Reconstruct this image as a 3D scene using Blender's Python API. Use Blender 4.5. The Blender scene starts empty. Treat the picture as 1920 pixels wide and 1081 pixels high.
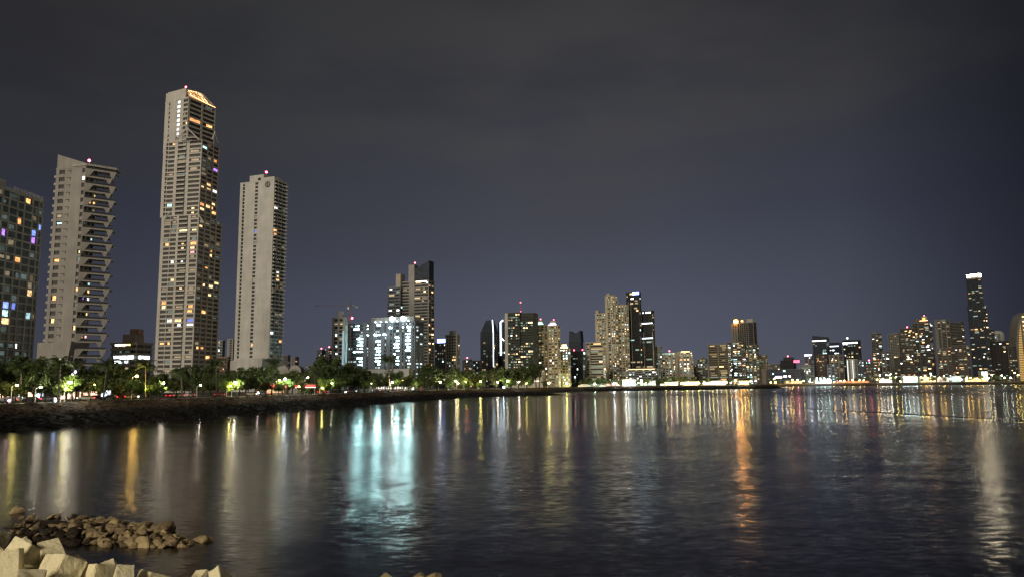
import bpy, bmesh, math, random
from mathutils import Vector, Matrix
random.seed(7)
SC = bpy.context.scene
COL = SC.collection
R = math.radians

# ------------------------------------------------------------------ camera
FPX = 1400.0
PITCH = math.atan(179.5 / FPX)
ROLL = 0.010
CAMZ = 9.0
fw = Vector((0, math.cos(PITCH), math.sin(PITCH)))
r0 = Vector((1, 0, 0)); u0 = Vector((0, -math.sin(PITCH), math.cos(PITCH)))
rt = r0 * math.cos(ROLL) - u0 * math.sin(ROLL)
up = u0 * math.cos(ROLL) + r0 * math.sin(ROLL)
cd = bpy.data.cameras.new('camera'); cam = bpy.data.objects.new('camera', cd); COL.objects.link(cam)
cd.sensor_width = 36.0; cd.lens = FPX / 1920 * 36.0
cd.clip_start = 0.1; cd.clip_end = 20000
m = Matrix((rt, up, -fw)).transposed().to_4x4(); m.translation = Vector((0, 0, CAMZ))
cam.matrix_world = m
SC.camera = cam

# ------------------------------------------------------------------ sky, sun, exposure
SUN_DIR = Vector((0.36, 0.86, -0.36)).normalized()      # the way the light travels: city glow from behind the viewer
w = bpy.data.worlds.new('World'); SC.world = w; w.use_nodes = True
nt = w.node_tree; nt.nodes.clear()
N = nt.nodes.new; L = nt.links.new
out = N('ShaderNodeOutputWorld'); bg = N('ShaderNodeBackground'); L(bg.outputs[0], out.inputs[0])
tc = N('ShaderNodeTexCoord')
sep = N('ShaderNodeSeparateXYZ'); L(tc.outputs['Generated'], sep.inputs[0])
def mth(op, a, b=None, c=None, clamp=False):
    n = N('ShaderNodeMath'); n.operation = op; n.use_clamp = clamp
    for i, v in enumerate((a, b, c)):
        if v is None: continue
        if isinstance(v, (int, float)): n.inputs[i].default_value = v
        else: L(v, n.inputs[i])
    return n.outputs[0]
def ramp(fac, stops, interp='EASE'):
    n = N('ShaderNodeValToRGB'); n.color_ramp.interpolation = interp
    el = n.color_ramp.elements
    while len(el) < len(stops): el.new(0.5)
    for e, (p, c) in zip(el, stops):
        e.position = p; e.color = (c[0], c[1], c[2], 1)
    L(fac, n.inputs[0]); return n.outputs[0]
def mixc(f, a, b, mode='MIX'):
    n = N('ShaderNodeMix'); n.data_type = 'RGBA'; n.blend_type = mode
    if isinstance(f, (int, float)): n.inputs[0].default_value = f
    else: L(f, n.inputs[0])
    for i, v in ((6, a), (7, b)):
        if isinstance(v, tuple): n.inputs[i].default_value = (*v, 1)
        else: L(v, n.inputs[i])
    return n.outputs[2]
# clear air: blue grey near the horizon over the city, darker above
base = ramp(sep.outputs['Z'], [(0.0, (.094, .101, .136)), (0.10, (.080, .086, .122)), (0.22, (.052, .056, .082)),
                               (0.36, (.038, .039, .049)), (0.5, (.031, .031, .034)), (1.0, (.012, .012, .014))], 'LINEAR')
# low cloud lit brownish grey from below
mp = N('ShaderNodeMapping'); mp.inputs['Scale'].default_value = (1.5, 1.2, 5.0); mp.inputs['Rotation'].default_value = (0, R(12), 0)
L(tc.outputs['Generated'], mp.inputs[0])
nz = N('ShaderNodeTexNoise'); nz.inputs['Scale'].default_value = 1.75; nz.inputs['Detail'].default_value = 5; nz.inputs['Roughness'].default_value = .48; nz.inputs['Distortion'].default_value = .1
L(mp.outputs[0], nz.inputs['Vector'])
cl = ramp(nz.outputs['Fac'], [(0.36, (0, 0, 0)), (0.62, (1, 1, 1))])
hi = ramp(sep.outputs['Z'], [(0.10, (0, 0, 0)), (0.28, (1, 1, 1))])
clf = mth('MULTIPLY', mth('MULTIPLY', cl, hi), 0.85)
cc = ramp(sep.outputs['Z'], [(0.18, (.060, .061, .072)), (0.36, (.054, .054, .058)), (0.46, (.046, .046, .049)), (0.8, (.014, .014, .014))], 'LINEAR')
skyc = mixc(clf, base, cc)
# darker out to sea on the right and in the upper left
azr = ramp(sep.outputs['X'], [(0.0, (.50, .50, .50)), (0.25, (.56, .56, .57)), (0.36, (.76, .77, .78)), (0.50, (1, 1, 1)), (0.60, (1, 1, 1)),
                              (0.70, (.82, .82, .82)), (0.745, (.52, .53, .55)), (0.79, (.24, .25, .28)), (1, (.21, .22, .24))], 'LINEAR')
# ramp input is remapped from -1..1
azm = mth('MULTIPLY_ADD', sep.outputs['X'], 0.5, 0.5)
for l in list(nt.links):
    if l.to_node.type == 'VALTORGB' and l.from_socket == sep.outputs['X']:
        tn = l.to_socket; nt.links.remove(l); L(azm, tn)
skyc = mixc(1.0, skyc, azr, 'MULTIPLY')
# the lit old town behind the viewer
back = mth('MULTIPLY', mth('SUBTRACT', 0.0, sep.outputs['Y']), 1.0, clamp=True)
lowz = ramp(sep.outputs['Z'], [(0.0, (1, 1, 1)), (0.45, (0, 0, 0))])
glow = mixc(1.0, mixc(mth('POWER', back, 0.34), (0, 0, 0), (.86, .755, .60)), lowz, 'MULTIPLY')
skyc = mixc(1.0, skyc, glow, 'ADD')
st = N('ShaderNodeTexSky'); st.sky_type = 'NISHITA'; st.sun_disc = False
st.sun_elevation = math.asin(-SUN_DIR.z); st.sun_rotation = math.atan2(-SUN_DIR.x, -SUN_DIR.y)
mn = mixc(1.0, mixc(1.0, st.outputs[0], (.00008, .00008, .0001), 'MULTIPLY'), skyc, 'ADD')   # night: the sky model is all but off
L(mn, bg.inputs[0]); bg.inputs[1].default_value = 1.0

sd = bpy.data.lights.new('sun', 'SUN'); so = bpy.data.objects.new('sun', sd); COL.objects.link(so)
sd.energy = 2.3; sd.angle = R(12); sd.color = (1, .89, .72)
so.rotation_euler = SUN_DIR.to_track_quat('-Z', 'Y').to_euler()
vs = SC.view_settings; vs.view_transform = 'Standard'; vs.look = 'None'; vs.exposure = 0; vs.gamma = 1
SC.cycles.max_bounces = 6; SC.cycles.diffuse_bounces = 2; SC.cycles.glossy_bounces = 3
SC.cycles.caustics_reflective = False; SC.cycles.caustics_refractive = False
SC.cycles.sample_clamp_direct = 40; SC.cycles.sample_clamp_indirect = 4
SC.cycles.use_denoising = True
SC.cycles.pixel_filter_type = 'BLACKMAN_HARRIS'; SC.cycles.filter_width = 1.4

# ------------------------------------------------------------------ pixel (1920x1081 photo) to place
def ray(px, py):
    return fw + rt * ((px - 960) / FPX) + up * ((540.5 - py) / FPX)
def at_y(px, py, Y):
    d = ray(px, py); return Vector((0, 0, CAMZ)) + d * (Y / d.y)
def at_z(px, py, z):
    d = ray(px, py); return Vector((0, 0, CAMZ)) + d * ((z - CAMZ) / d.z)
def kx(px, py):
    d = ray(px, py); return d.x / d.y

# ------------------------------------------------------------------ materials
MATS = {}
def nodes_of(name):
    mt = bpy.data.materials.new(name); mt.use_nodes = True
    return mt, mt.node_tree, mt.node_tree.nodes['Principled BSDF']
def mat(name, col, rough=.8, var=.18, scale=.25, metal=0, bump=0, coord='Object', spec=.3):
    if name in MATS: return MATS[name]
    mt, t, b = nodes_of(name)
    tcn = t.nodes.new('ShaderNodeTexCoord')
    n1 = t.nodes.new('ShaderNodeTexNoise'); n1.inputs['Scale'].default_value = scale; n1.inputs['Detail'].default_value = 6
    t.links.new(tcn.outputs[coord], n1.inputs['Vector'])
    mx = t.nodes.new('ShaderNodeMix'); mx.data_type = 'RGBA'
    mx.inputs[6].default_value = (*[c * (1 - var) for c in col], 1); mx.inputs[7].default_value = (*[min(1, c * (1 + var)) for c in col], 1)
    mr = t.nodes.new('ShaderNodeMapRange'); mr.inputs[1].default_value = .3; mr.inputs[2].default_value = .7
    t.links.new(n1.outputs['Fac'], mr.inputs[0]); t.links.new(mr.outputs[0], mx.inputs[0])
    t.links.new(mx.outputs[2], b.inputs['Base Color'])
    b.inputs['Roughness'].default_value = rough; b.inputs['Metallic'].default_value = metal; b.inputs['Specular IOR Level'].default_value = spec
    if bump:
        bp = t.nodes.new('ShaderNodeBump'); bp.inputs['Strength'].default_value = bump; bp.inputs['Distance'].default_value = .1
        n2 = t.nodes.new('ShaderNodeTexNoise'); n2.inputs['Scale'].default_value = scale * 6; n2.inputs['Detail'].default_value = 6
        t.links.new(tcn.outputs[coord], n2.inputs['Vector'])
        t.links.new(n2.outputs['Fac'], bp.inputs['Height']); t.links.new(bp.outputs[0], b.inputs['Normal'])
    MATS[name] = mt; return mt
def wallm(c):
    c = tuple(v * .64 for v in c)
    nm = 'wall_%03d_%03d_%03d' % tuple(int(v * 200) for v in c)
    if nm in MATS: return MATS[nm]
    mt = mat(nm, c, .85, .12, .12); t = mt.node_tree; b = t.nodes['Principled BSDF']
    tcn = t.nodes.new('ShaderNodeTexCoord'); mp_ = t.nodes.new('ShaderNodeMapping'); mp_.inputs['Scale'].default_value = (.8, .8, .035); t.links.new(tcn.outputs['Object'], mp_.inputs[0])
    n = t.nodes.new('ShaderNodeTexNoise'); n.inputs['Scale'].default_value = 1; n.inputs['Detail'].default_value = 4; t.links.new(mp_.outputs[0], n.inputs['Vector'])
    mr = t.nodes.new('ShaderNodeMapRange'); mr.inputs[1].default_value = .3; mr.inputs[2].default_value = .7; mr.inputs[3].default_value = .88; mr.inputs[4].default_value = 1.05; t.links.new(n.outputs['Fac'], mr.inputs[0])
    vs_ = t.nodes.new('ShaderNodeVectorMath'); vs_.operation = 'SCALE'; src = b.inputs['Base Color'].links[0].from_socket
    t.links.new(src, vs_.inputs[0]); t.links.new(mr.outputs[0], vs_.inputs['Scale']); t.links.new(vs_.outputs[0], b.inputs['Base Color'])
    return mt
def glassm(c): return mat('glass_%03d_%03d_%03d' % tuple(int(v * 500) for v in c), c, .28, .5, .30, spec=.4)
def emit(name, col, s, mottle=0.0, vary=0.5, scale=4.2):
    if name in MATS: return MATS[name]
    mt, t, b = nodes_of(name)
    b.inputs['Base Color'].default_value = (*[c * .3 for c in col], 1)
    b.inputs['Emission Color'].default_value = (*col, 1)
    b.inputs['Emission Strength'].default_value = s
    if not mottle and not vary: MATS[name] = mt; return mt
    oi = t.nodes.new('ShaderNodeObjectInfo')
    mr = t.nodes.new('ShaderNodeMapRange'); mr.inputs[3].default_value = s * (1 - vary); mr.inputs[4].default_value = s * (1 + vary)
    t.links.new(oi.outputs['Random'], mr.inputs[0]); o = mr.outputs[0]
    if mottle:
        tcn = t.nodes.new('ShaderNodeTexCoord'); ad = t.nodes.new('ShaderNodeVectorMath'); ad.operation = 'MULTIPLY_ADD'
        cb = t.nodes.new('ShaderNodeCombineXYZ'); t.links.new(oi.outputs['Random'], cb.inputs[1])
        ad.inputs[1].default_value = (1, 1, 1)
        t.links.new(tcn.outputs['Object'], ad.inputs[0])
        sc_ = t.nodes.new('ShaderNodeVectorMath'); sc_.operation = 'SCALE'; sc_.inputs['Scale'].default_value = 37.0
        t.links.new(cb.outputs[0], sc_.inputs[0]); t.links.new(sc_.outputs[0], ad.inputs[2])
        v = t.nodes.new('ShaderNodeTexVoronoi'); v.distance = 'CHEBYCHEV'; v.inputs['Scale'].default_value = scale
        t.links.new(ad.outputs[0], v.inputs['Vector'])
        sp = t.nodes.new('ShaderNodeSeparateColor'); t.links.new(v.outputs['Color'], sp.inputs[0])
        m2 = t.nodes.new('ShaderNodeMapRange'); m2.inputs[3].default_value = 1 - mottle; m2.inputs[4].default_value = 1 + mottle * .6
        t.links.new(sp.outputs[0], m2.inputs[0])
        mu = t.nodes.new('ShaderNodeMath'); mu.operation = 'MULTIPLY'
        t.links.new(o, mu.inputs[0]); t.links.new(m2.outputs[0], mu.inputs[1]); o = mu.outputs[0]
    t.links.new(o, b.inputs['Emission Strength'])
    MATS[name] = mt; return mt
# lit window glass, one material per colour of light
WIN = {
 'warm':   emit('window_light_warm', (1, .62, .28), 1.7, .75),
 'orange': emit('window_light_orange', (1, .42, .14), 1.9, .7),
 'yellow': emit('window_light_yellow', (1, .80, .36), 1.6, .6),
 'white':  emit('window_light_white', (.95, .97, 1), 1.9, .6),
 'cyan':   emit('window_light_cyan', (.55, .92, 1), 1.5, .7),
 'blue':   emit('window_light_blue', (.22, .32, 1), 1.5, .5),
 'purple': emit('window_light_purple', (.45, .2, 1), 1.5, .5),
 'red':    emit('window_light_red', (1, .12, .10), 1.6, .5),
 'pink':   emit('window_light_pink', (1, .45, .5), 1.9, .6),
 'dim':    emit('window_light_dim', (.85, .68, .45), .20, .6, .7),
 'dimcool':emit('window_light_dim_cool', (.45, .62, .62), .13, .6, .7),
 'work':   emit('work_light_window', (.50, .94, .93), 92.0, .4, .7),
 'workdim':emit('work_light_dim_window', (.75, .93, 1), .9, .6, .7),
 'fwarm':  emit('far_window_warm', (1, .66, .32), 3.2, 0, .8),
 'fwhite': emit('far_window_white', (.95, .97, 1), 3.4, 0, .8),
 'forange':emit('far_window_orange', (1, .45, .18), 3.0, 0, .8),
 'fyellow':emit('far_window_yellow', (1, .82, .42), 1.5, 0, .8),
 'fcyan':  emit('far_window_cyan', (.55, .95, .95), 2.6, 0, .8),
 'fblue':  emit('far_window_blue', (.3, .42, 1), 2.6, 0, .8),
 'fgreen': emit('far_window_green', (.5, 1, .7), 2.4, 0, .8),
 'fdim':   emit('far_window_dim', (1, .78, .45), .35, 0, .9),
 'fdimc':  emit('far_window_dim_cool', (.6, .85, .75), .22, 0, .9),
}
def lightm(c, s, nm): return emit('lamp_%s_%d' % (nm, int(s)), c, s, 0, 0)

# ------------------------------------------------------------------ mesh helper
class MB:
    def __init__(s): s.v = []; s.f = []
    def box(s, a, b):
        x0, y0, z0 = [min(p, q) for p, q in zip(a, b)]; x1, y1, z1 = [max(p, q) for p, q in zip(a, b)]
        n = len(s.v)
        s.v += [(x0, y0, z0), (x1, y0, z0), (x1, y1, z0), (x0, y1, z0), (x0, y0, z1), (x1, y0, z1), (x1, y1, z1), (x0, y1, z1)]
        s.f += [tuple(n + i for i in q) for q in ((0, 3, 2, 1), (4, 5, 6, 7), (0, 1, 5, 4), (1, 2, 6, 5), (2, 3, 7, 6), (3, 0, 4, 7))]
        return s
    def prism(s, poly, z0, z1):          # poly counter-clockwise in xy; z1 may be a list, one top height per corner
        n = len(s.v); k = len(poly)
        zt = z1 if isinstance(z1, (list, tuple)) else [z1] * k
        s.v += [(x, y, z0) for x, y in poly] + [(x, y, z) for (x, y), z in zip(poly, zt)]
        s.f.append(tuple(n + i for i in reversed(range(k)))); s.f.append(tuple(n + k + i for i in range(k)))
        for i in range(k):
            j = (i + 1) % k; s.f.append((n + i, n + j, n + k + j, n + k + i))
        return s
    def cyl(s, p, q, ra, rb=None, k=8, cap=True):
        p = Vector(p); q = Vector(q); rb = ra if rb is None else rb
        d = (q - p).normalized(); a = d.orthogonal().normalized(); b = d.cross(a)
        n = len(s.v)
        for c, rr in ((p, ra), (q, rb)):
            for i in range(k):
                t = 2 * math.pi * i / k; s.v.append(tuple(c + a * (rr * math.cos(t)) + b * (rr * math.sin(t))))
        for i in range(k):
            j = (i + 1) % k; s.f.append((n + i, n + j, n + k + j, n + k + i))
        if cap: s.f.append(tuple(n + i for i in reversed(range(k)))); s.f.append(tuple(n + k + i for i in range(k)))
        return s
    def ball(s, c, r, k=10, h=6, sz=1.0):
        c = Vector(c); n = len(s.v)
        for i in range(1, h):
            ph = math.pi * i / h
            for j in range(k):
                t = 2 * math.pi * j / k
                s.v.append((c.x + r * math.sin(ph) * math.cos(t), c.y + r * math.sin(ph) * math.sin(t), c.z + r * sz * math.cos(ph)))
        top = len(s.v); s.v += [(c.x, c.y, c.z + r * sz), (c.x, c.y, c.z - r * sz)]
        for i in range(h - 2):
            for j in range(k):
                j2 = (j + 1) % k
                s.f.append((n + i * k + j, n + (i + 1) * k + j, n + (i + 1) * k + j2, n + i * k + j2))
        for j in range(k):
            j2 = (j + 1) % k
            s.f.append((top, n + j, n + j2)); s.f.append((top + 1, n + (h - 2) * k + j2, n + (h - 2) * k + j))
        return s
    def mesh(s, name, m_, smooth=False):
        me = bpy.data.meshes.new(name); me.from_pydata(s.v, [], s.f); me.update()
        if m_: me.materials.append(m_)
        if smooth:
            for p in me.polygons: p.use_smooth = True
        return me
    def build(s, name, m_, parent=None, smooth=False):
        return link(name, s.mesh(name, m_, smooth), parent)
def link(name, me, parent=None):
    o = bpy.data.objects.new(name, me); COL.objects.link(o)
    if parent: o.parent = parent
    return o
def tag(o, label=None, cat=None, group=None, kind=None):
    if label: o['label'] = label
    if cat: o['category'] = cat
    if group: o['group'] = group
    if kind: o['kind'] = kind
    return o
def thing(name, label, cat, loc=(0, 0, 0), rz=0, group=None):
    o = bpy.data.objects.new(name, None); COL.objects.link(o); o.location = loc; o.rotation_euler = (0, 0, rz)
    o.empty_display_size = .1
    return tag(o, label, cat, group)
def copy_tree(o, parent=None):
    c = o.copy(); COL.objects.link(c)
    if parent: c.parent = parent
    for ch in list(o.children): copy_tree(ch, c)
    return c

# ------------------------------------------------------------------ the setting: land, sea wall, water
LZ = 5.5
COAST = [((-170, -200), (-150, -200)), ((-150, 60), (-130, 60)), ((-126, 160), (-108, 150)), ((-122, 181), (-100, 172)), ((-118, 217), (-93, 205)),
         ((-98, 299), (-76, 290)), ((-71, 445), (-52, 440)), ((-47, 560), (-27, 545)), ((-18, 622), (16, 592)), ((6, 640), (44, 611)), ((8, 662), (46, 640)),
         ((-18, 705), (5, 705)), ((20, 800), (45, 795)), ((80, 888), (90, 873)), ((330, 1022), (338, 1004)), ((365, 1060), (382, 1050)),
         ((380, 1250), (400, 1250)), ((440, 1412), (450, 1395)), ((487, 1445), (487, 1430)), ((732, 1400), (732, 1385)), ((950, 1400), (950, 1385)),
         ((1500, 1420), (1500, 1405)), ((6000, 1500), (6000, 1480))]
top_fine, bot_fine = [], []
for i in range(len(COAST) - 1):
    (a, b), (c, d) = COAST[i], COAST[i + 1]
    ln = math.dist(a, c); n = max(1, min(220, int(ln / (1.6 if max(a[1], c[1]) < 720 else 5.0))))
    for k in range(n):
        t = k / n
        top_fine.append((a[0] + (c[0] - a[0]) * t, a[1] + (c[1] - a[1]) * t)); bot_fine.append((b[0] + (d[0] - b[0]) * t, b[1] + (d[1] - b[1]) * t))
top_fine.append(COAST[-1][0]); bot_fine.append(COAST[-1][1])
mb = MB()
poly = [c[0] for c in COAST] + [(9000, 9000), (-9000, 9000), (-9000, -200)]
mb.v = [(x, y, LZ) for x, y in poly]; mb.f = [tuple(range(len(poly)))]
gm = mat('ground_park', (.040, .044, .026), .95, .5, .05)
land = mb.build('ground', gm); tag(land, kind='structure')
# promenade paving: a pale strip along the top of the sea wall
mb = MB(); k = 0
for i in range(len(top_fine)):
    x, y = top_fine[i]; bx, by = bot_fine[i]
    d = Vector((x - bx, y - by)).normalized()
    mb.v += [(x + d.x * .3, y + d.y * .3, LZ + .006), (x + d.x * 7, y + d.y * 7, LZ + .006)]
    if i: n = 2 * i; mb.f.append((n - 2, n, n + 1, n - 1))
tag(mb.build('promenade', mat('promenade_paving', (.16, .14, .11), .8, .15, .4)), kind='structure')
# sloping rubble sea wall
rs = random.Random(3)
ROWS = 9
mb = MB()
for i in range(len(top_fine)):
    a = Vector((*top_fine[i], LZ + .02)); b = Vector((*bot_fine[i], -.8))
    near = a.y < 720
    for j in range(ROWS):
        t = j / (ROWS - 1)
        p = a.lerp(b, t)
        if 0 < j:
            s_ = .45 if near else .5
            p += Vector((rs.uniform(-s_, s_), rs.uniform(-s_, s_), rs.uniform(-s_ * .7, s_ * .7)))
        else: p.z += rs.uniform(-.12, .22)
        mb.v.append(tuple(p))
    if i:
        for j in range(ROWS - 1):
            n0 = (i - 1) * ROWS + j; n1 = i * ROWS + j
            mb.f.append((n0, n0 + 1, n1 + 1, n1))
swm, t, b = nodes_of('sea_wall_rubble')
tcn = t.nodes.new('ShaderNodeTexCoord'); geo = t.nodes.new('ShaderNodeSeparateXYZ'); t.links.new(tcn.outputs['Object'], geo.inputs[0])
vo = t.nodes.new('ShaderNodeTexVoronoi'); vo.inputs['Scale'].default_value = .75; t.links.new(tcn.outputs['Object'], vo.inputs['Vector'])
no = t.nodes.new('ShaderNodeTexNoise'); no.inputs['Scale'].default_value = .35; no.inputs['Detail'].default_value = 5; t.links.new(tcn.outputs['Object'], no.inputs['Vector'])
ma = t.nodes.new('ShaderNodeMath'); ma.operation = 'MULTIPLY_ADD'; ma.inputs[1].default_value = 2.2
t.links.new(no.outputs['Fac'], ma.inputs[0]); t.links.new(geo.outputs['Z'], ma.inputs[2])
mr = t.nodes.new('ShaderNodeMapRange'); mr.inputs[1].default_value = 3.9; mr.inputs[2].default_value = 5.0; t.links.new(ma.outputs[0], mr.inputs[0])
dry = t.nodes.new('ShaderNodeMix'); dry.data_type = 'RGBA'; dry.inputs[6].default_value = (.011, .009, .0065, 1); dry.inputs[7].default_value = (.066, .043, .026, 1)
sc3 = t.nodes.new('ShaderNodeSeparateColor'); t.links.new(vo.outputs['Color'], sc3.inputs[0]); t.links.new(sc3.outputs[0], dry.inputs[0])
mx = t.nodes.new('ShaderNodeMix'); mx.data_type = 'RGBA'; mx.inputs[6].default_value = (.0055, .0052, .005, 1)   # black below the tide mark
t.links.new(mr.outputs[0], mx.inputs[0]); t.links.new(dry.outputs[2], mx.inputs[7]); t.links.new(mx.outputs[2], b.inputs['Base Color'])
b.inputs['Roughness'].default_value = .9; b.inputs['Specular IOR Level'].default_value = .1
bp = t.nodes.new('ShaderNodeBump'); bp.inputs['Strength'].default_value = .9; bp.inputs['Distance'].default_value = .5
t.links.new(vo.outputs['Distance'], bp.inputs['Height']); t.links.new(bp.outputs[0], b.inputs['Normal'])
tag(mb.build('sea_wall', swm), 'long dark rubble sea wall sloping down to the bay, brown along its top', 'sea wall')

# loose stones all over the slope: nobody could count them
rr = random.Random(15); rip = MB(); hulls = []
for q in range(14):
    bm = bmesh.new()
    for i in range(13):
        d = Vector((rr.gauss(0, 1), rr.gauss(0, 1), rr.gauss(0, 1))).normalized(); bm.verts.new(Vector((d.x * 1.1, d.y, d.z * .75)) * rr.uniform(.8, 1.1))
    bmesh.ops.convex_hull(bm, input=bm.verts); bmesh.ops.delete(bm, geom=[v for v in bm.verts if not v.link_faces], context='VERTS')
    bm.verts.index_update(); hulls.append(([tuple(v.co) for v in bm.verts], [tuple(v.index for v in f.verts) for f in bm.faces])); bm.free()
for q in range(3800):
    i = rr.randrange(len(top_fine)); ta, ba = top_fine[i], bot_fine[i]
    if not (90 < ta[1] < 690): continue
    tt = .14 + .86 * rr.random()
    p = Vector((*ta, LZ)).lerp(Vector((*ba, -.4)), tt); r_ = rr.uniform(.25, .62); vz, fz_ = hulls[q % 14]; rot = Matrix.Rotation(rr.uniform(0, 6.28), 3, 'Z')
    k_ = len(rip.v); rip.v += [tuple(p + (rot @ Vector(v)) * r_) for v in vz]; rip.f += [tuple(k_ + j for j in f) for f in fz_]
tag(rip.build('riprap', swm), 'loose dark stones covering the long sea wall slope', 'stones', kind='stuff')

# water: real slopes from noise in world metres so that far water keeps its ripples
wm, t, b = nodes_of('bay_water')
b.inputs['Base Color'].default_value = (.004, .0042, .004, 1); b.inputs['IOR'].default_value = 1.33; b.inputs['Specular IOR Level'].default_value = .36
tcn = t.nodes.new('ShaderNodeTexCoord')
def tn(kind): return t.nodes.new(kind)
def tm(op, a, b_=None, c=None, clamp=False):
    n = tn('ShaderNodeMath'); n.operation = op; n.use_clamp = clamp
    for i, v in enumerate((a, b_, c)):
        if v is None: continue
        if isinstance(v, (int, float)): n.inputs[i].default_value = v
        else: t.links.new(v, n.inputs[i])
    return n.outputs[0]
def vm(op, a, b_=None):
    n = tn('ShaderNodeVectorMath'); n.operation = op
    for i, v in enumerate((a, b_)):
        if v is None: continue
        if isinstance(v, tuple): n.inputs[i].default_value = v
        elif op == 'SCALE' and i == 1: t.links.new(v, n.inputs['Scale'])
        else: t.links.new(v, n.inputs[i])
    return n.outputs[0]
def wnoise(sx, sy, rot, detail, rough=.55):
    mpn = tn('ShaderNodeMapping'); mpn.inputs['Scale'].default_value = (sx, sy, 1); mpn.inputs['Rotation'].default_value = (0, 0, R(rot))
    t.links.new(tcn.outputs['Object'], mpn.inputs[0])
    n = tn('ShaderNodeTexNoise'); n.inputs['Scale'].default_value = 1; n.inputs['Detail'].default_value = detail; n.inputs['Roughness'].default_value = rough
    t.links.new(mpn.outputs[0], n.inputs['Vector'])
    return vm('SUBTRACT', n.outputs['Color'], (.5, .5, .5)), n.outputs['Fac']
n1, _ = wnoise(1.25, 2.4, 8, 3)
n2, _ = wnoise(.12, .30, -14, 2)
_, f3 = wnoise(.012, .02, 20, 3)
sxyz = tn('ShaderNodeSeparateXYZ'); t.links.new(tcn.outputs['Object'], sxyz.inputs[0])
# ruffled far bay, calmer pool inside the bay, wind patches
far = tn('ShaderNodeMapRange'); far.interpolation_type = 'SMOOTHSTEP'; far.inputs[1].default_value = 330; far.inputs[2].default_value = 560; far.inputs[3].default_value = 0; far.inputs[4].default_value = 1
t.links.new(sxyz.outputs['Y'], far.inputs[0])
patch = tn('ShaderNodeMapRange'); patch.inputs[1].default_value = .35; patch.inputs[2].default_value = .65; patch.inputs[3].default_value = .75; patch.inputs[4].default_value = 1.25
t.links.new(f3, patch.inputs[0])
amp = tm('MULTIPLY', patch.outputs[0], .165)
slope = vm('ADD', vm('SCALE', n1, amp), vm('SCALE', n2, tm('MULTIPLY', patch.outputs[0], .055)))
# a low swell running along the right side of the bay
sw = tm('SUBTRACT', sxyz.outputs['X'], tm('MULTIPLY_ADD', sxyz.outputs['Y'], -.16, 137.0))
swy = tn('ShaderNodeMapRange'); swy.inputs[1].default_value = 300; swy.inputs[2].default_value = 230; t.links.new(sxyz.outputs['Y'], swy.inputs[0])
swn = tm('DIVIDE', sw, 2.4)
bell = tm('MULTIPLY', tm('POWER', 2.718, tm('MULTIPLY', tm('MULTIPLY', swn, swn), -1.0)), swn)
swx = tm('MULTIPLY', tm('MULTIPLY', bell, -.45), swy.outputs[0])
cbn = tn('ShaderNodeCombineXYZ'); t.links.new(swx, cbn.inputs[0])
slope = vm('ADD', slope, cbn.outputs[0])
nrm = vm('NORMALIZE', vm('ADD', vm('MULTIPLY', slope, (1, 1, 0)), (0, 0, 1)))
t.links.new(nrm, b.inputs['Normal'])
rrn = tn('ShaderNodeValToRGB'); el = rrn.color_ramp.elements          # roughness by distance out: breeze over the far bay, slick water in the middle
for p_, v_ in ((0.04, .10), (.085, .19), (.19, .215), (.25, .18), (.32, .09), (.52, .105), (.75, .15)):
    e__ = el.new(p_); e__.color = (v_, v_, v_, 1)
el[0].color = (.07, .07, .07, 1); el[-1].color = (.24, .24, .24, 1)
wob = tm('MULTIPLY_ADD', f3, 60.0, sxyz.outputs['Y'])
t.links.new(tm('DIVIDE', tm('SUBTRACT', wob, 30.0), 560.0, None, True), rrn.inputs[0])
rr_ = rrn.outputs[0]
t.links.new(rr_, b.inputs['Roughness'])
mb = MB(); mb.v = [(-3000, -300, 0), (6500, -300, 0), (6500, 1600, 0), (-3000, 1600, 0)]; mb.f = [(0, 1, 2, 3)]
tag(mb.build('water', wm), kind='structure')

# ------------------------------------------------------------------ buildings
def quad_mesh(name, m_):
    mb = MB(); mb.v = [(-.5, 0, -.5), (.5, 0, -.5), (.5, 0, .5), (-.5, 0, .5)]; mb.f = [(0, 1, 2, 3)]
    return mb.mesh(name, m_)
PANE = {k_: quad_mesh('window_pane_' + k_, v) for k_, v in WIN.items()}
PANE_DARK = {}

def parse(cols):
    res = []
    for tk in cols.split():
        k_ = tk[0]; rest = tk[1:]
        n = 1
        if '*' in rest: rest, n = rest.split('*'); n = int(n)
        res += [(k_, float(rest) if rest else 1.0)] * n
    tot = sum(x for _, x in res); acc = 0; o = []
    for k_, x in res: o.append((k_, acc / tot, (acc + x) / tot)); acc += x
    return o

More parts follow.
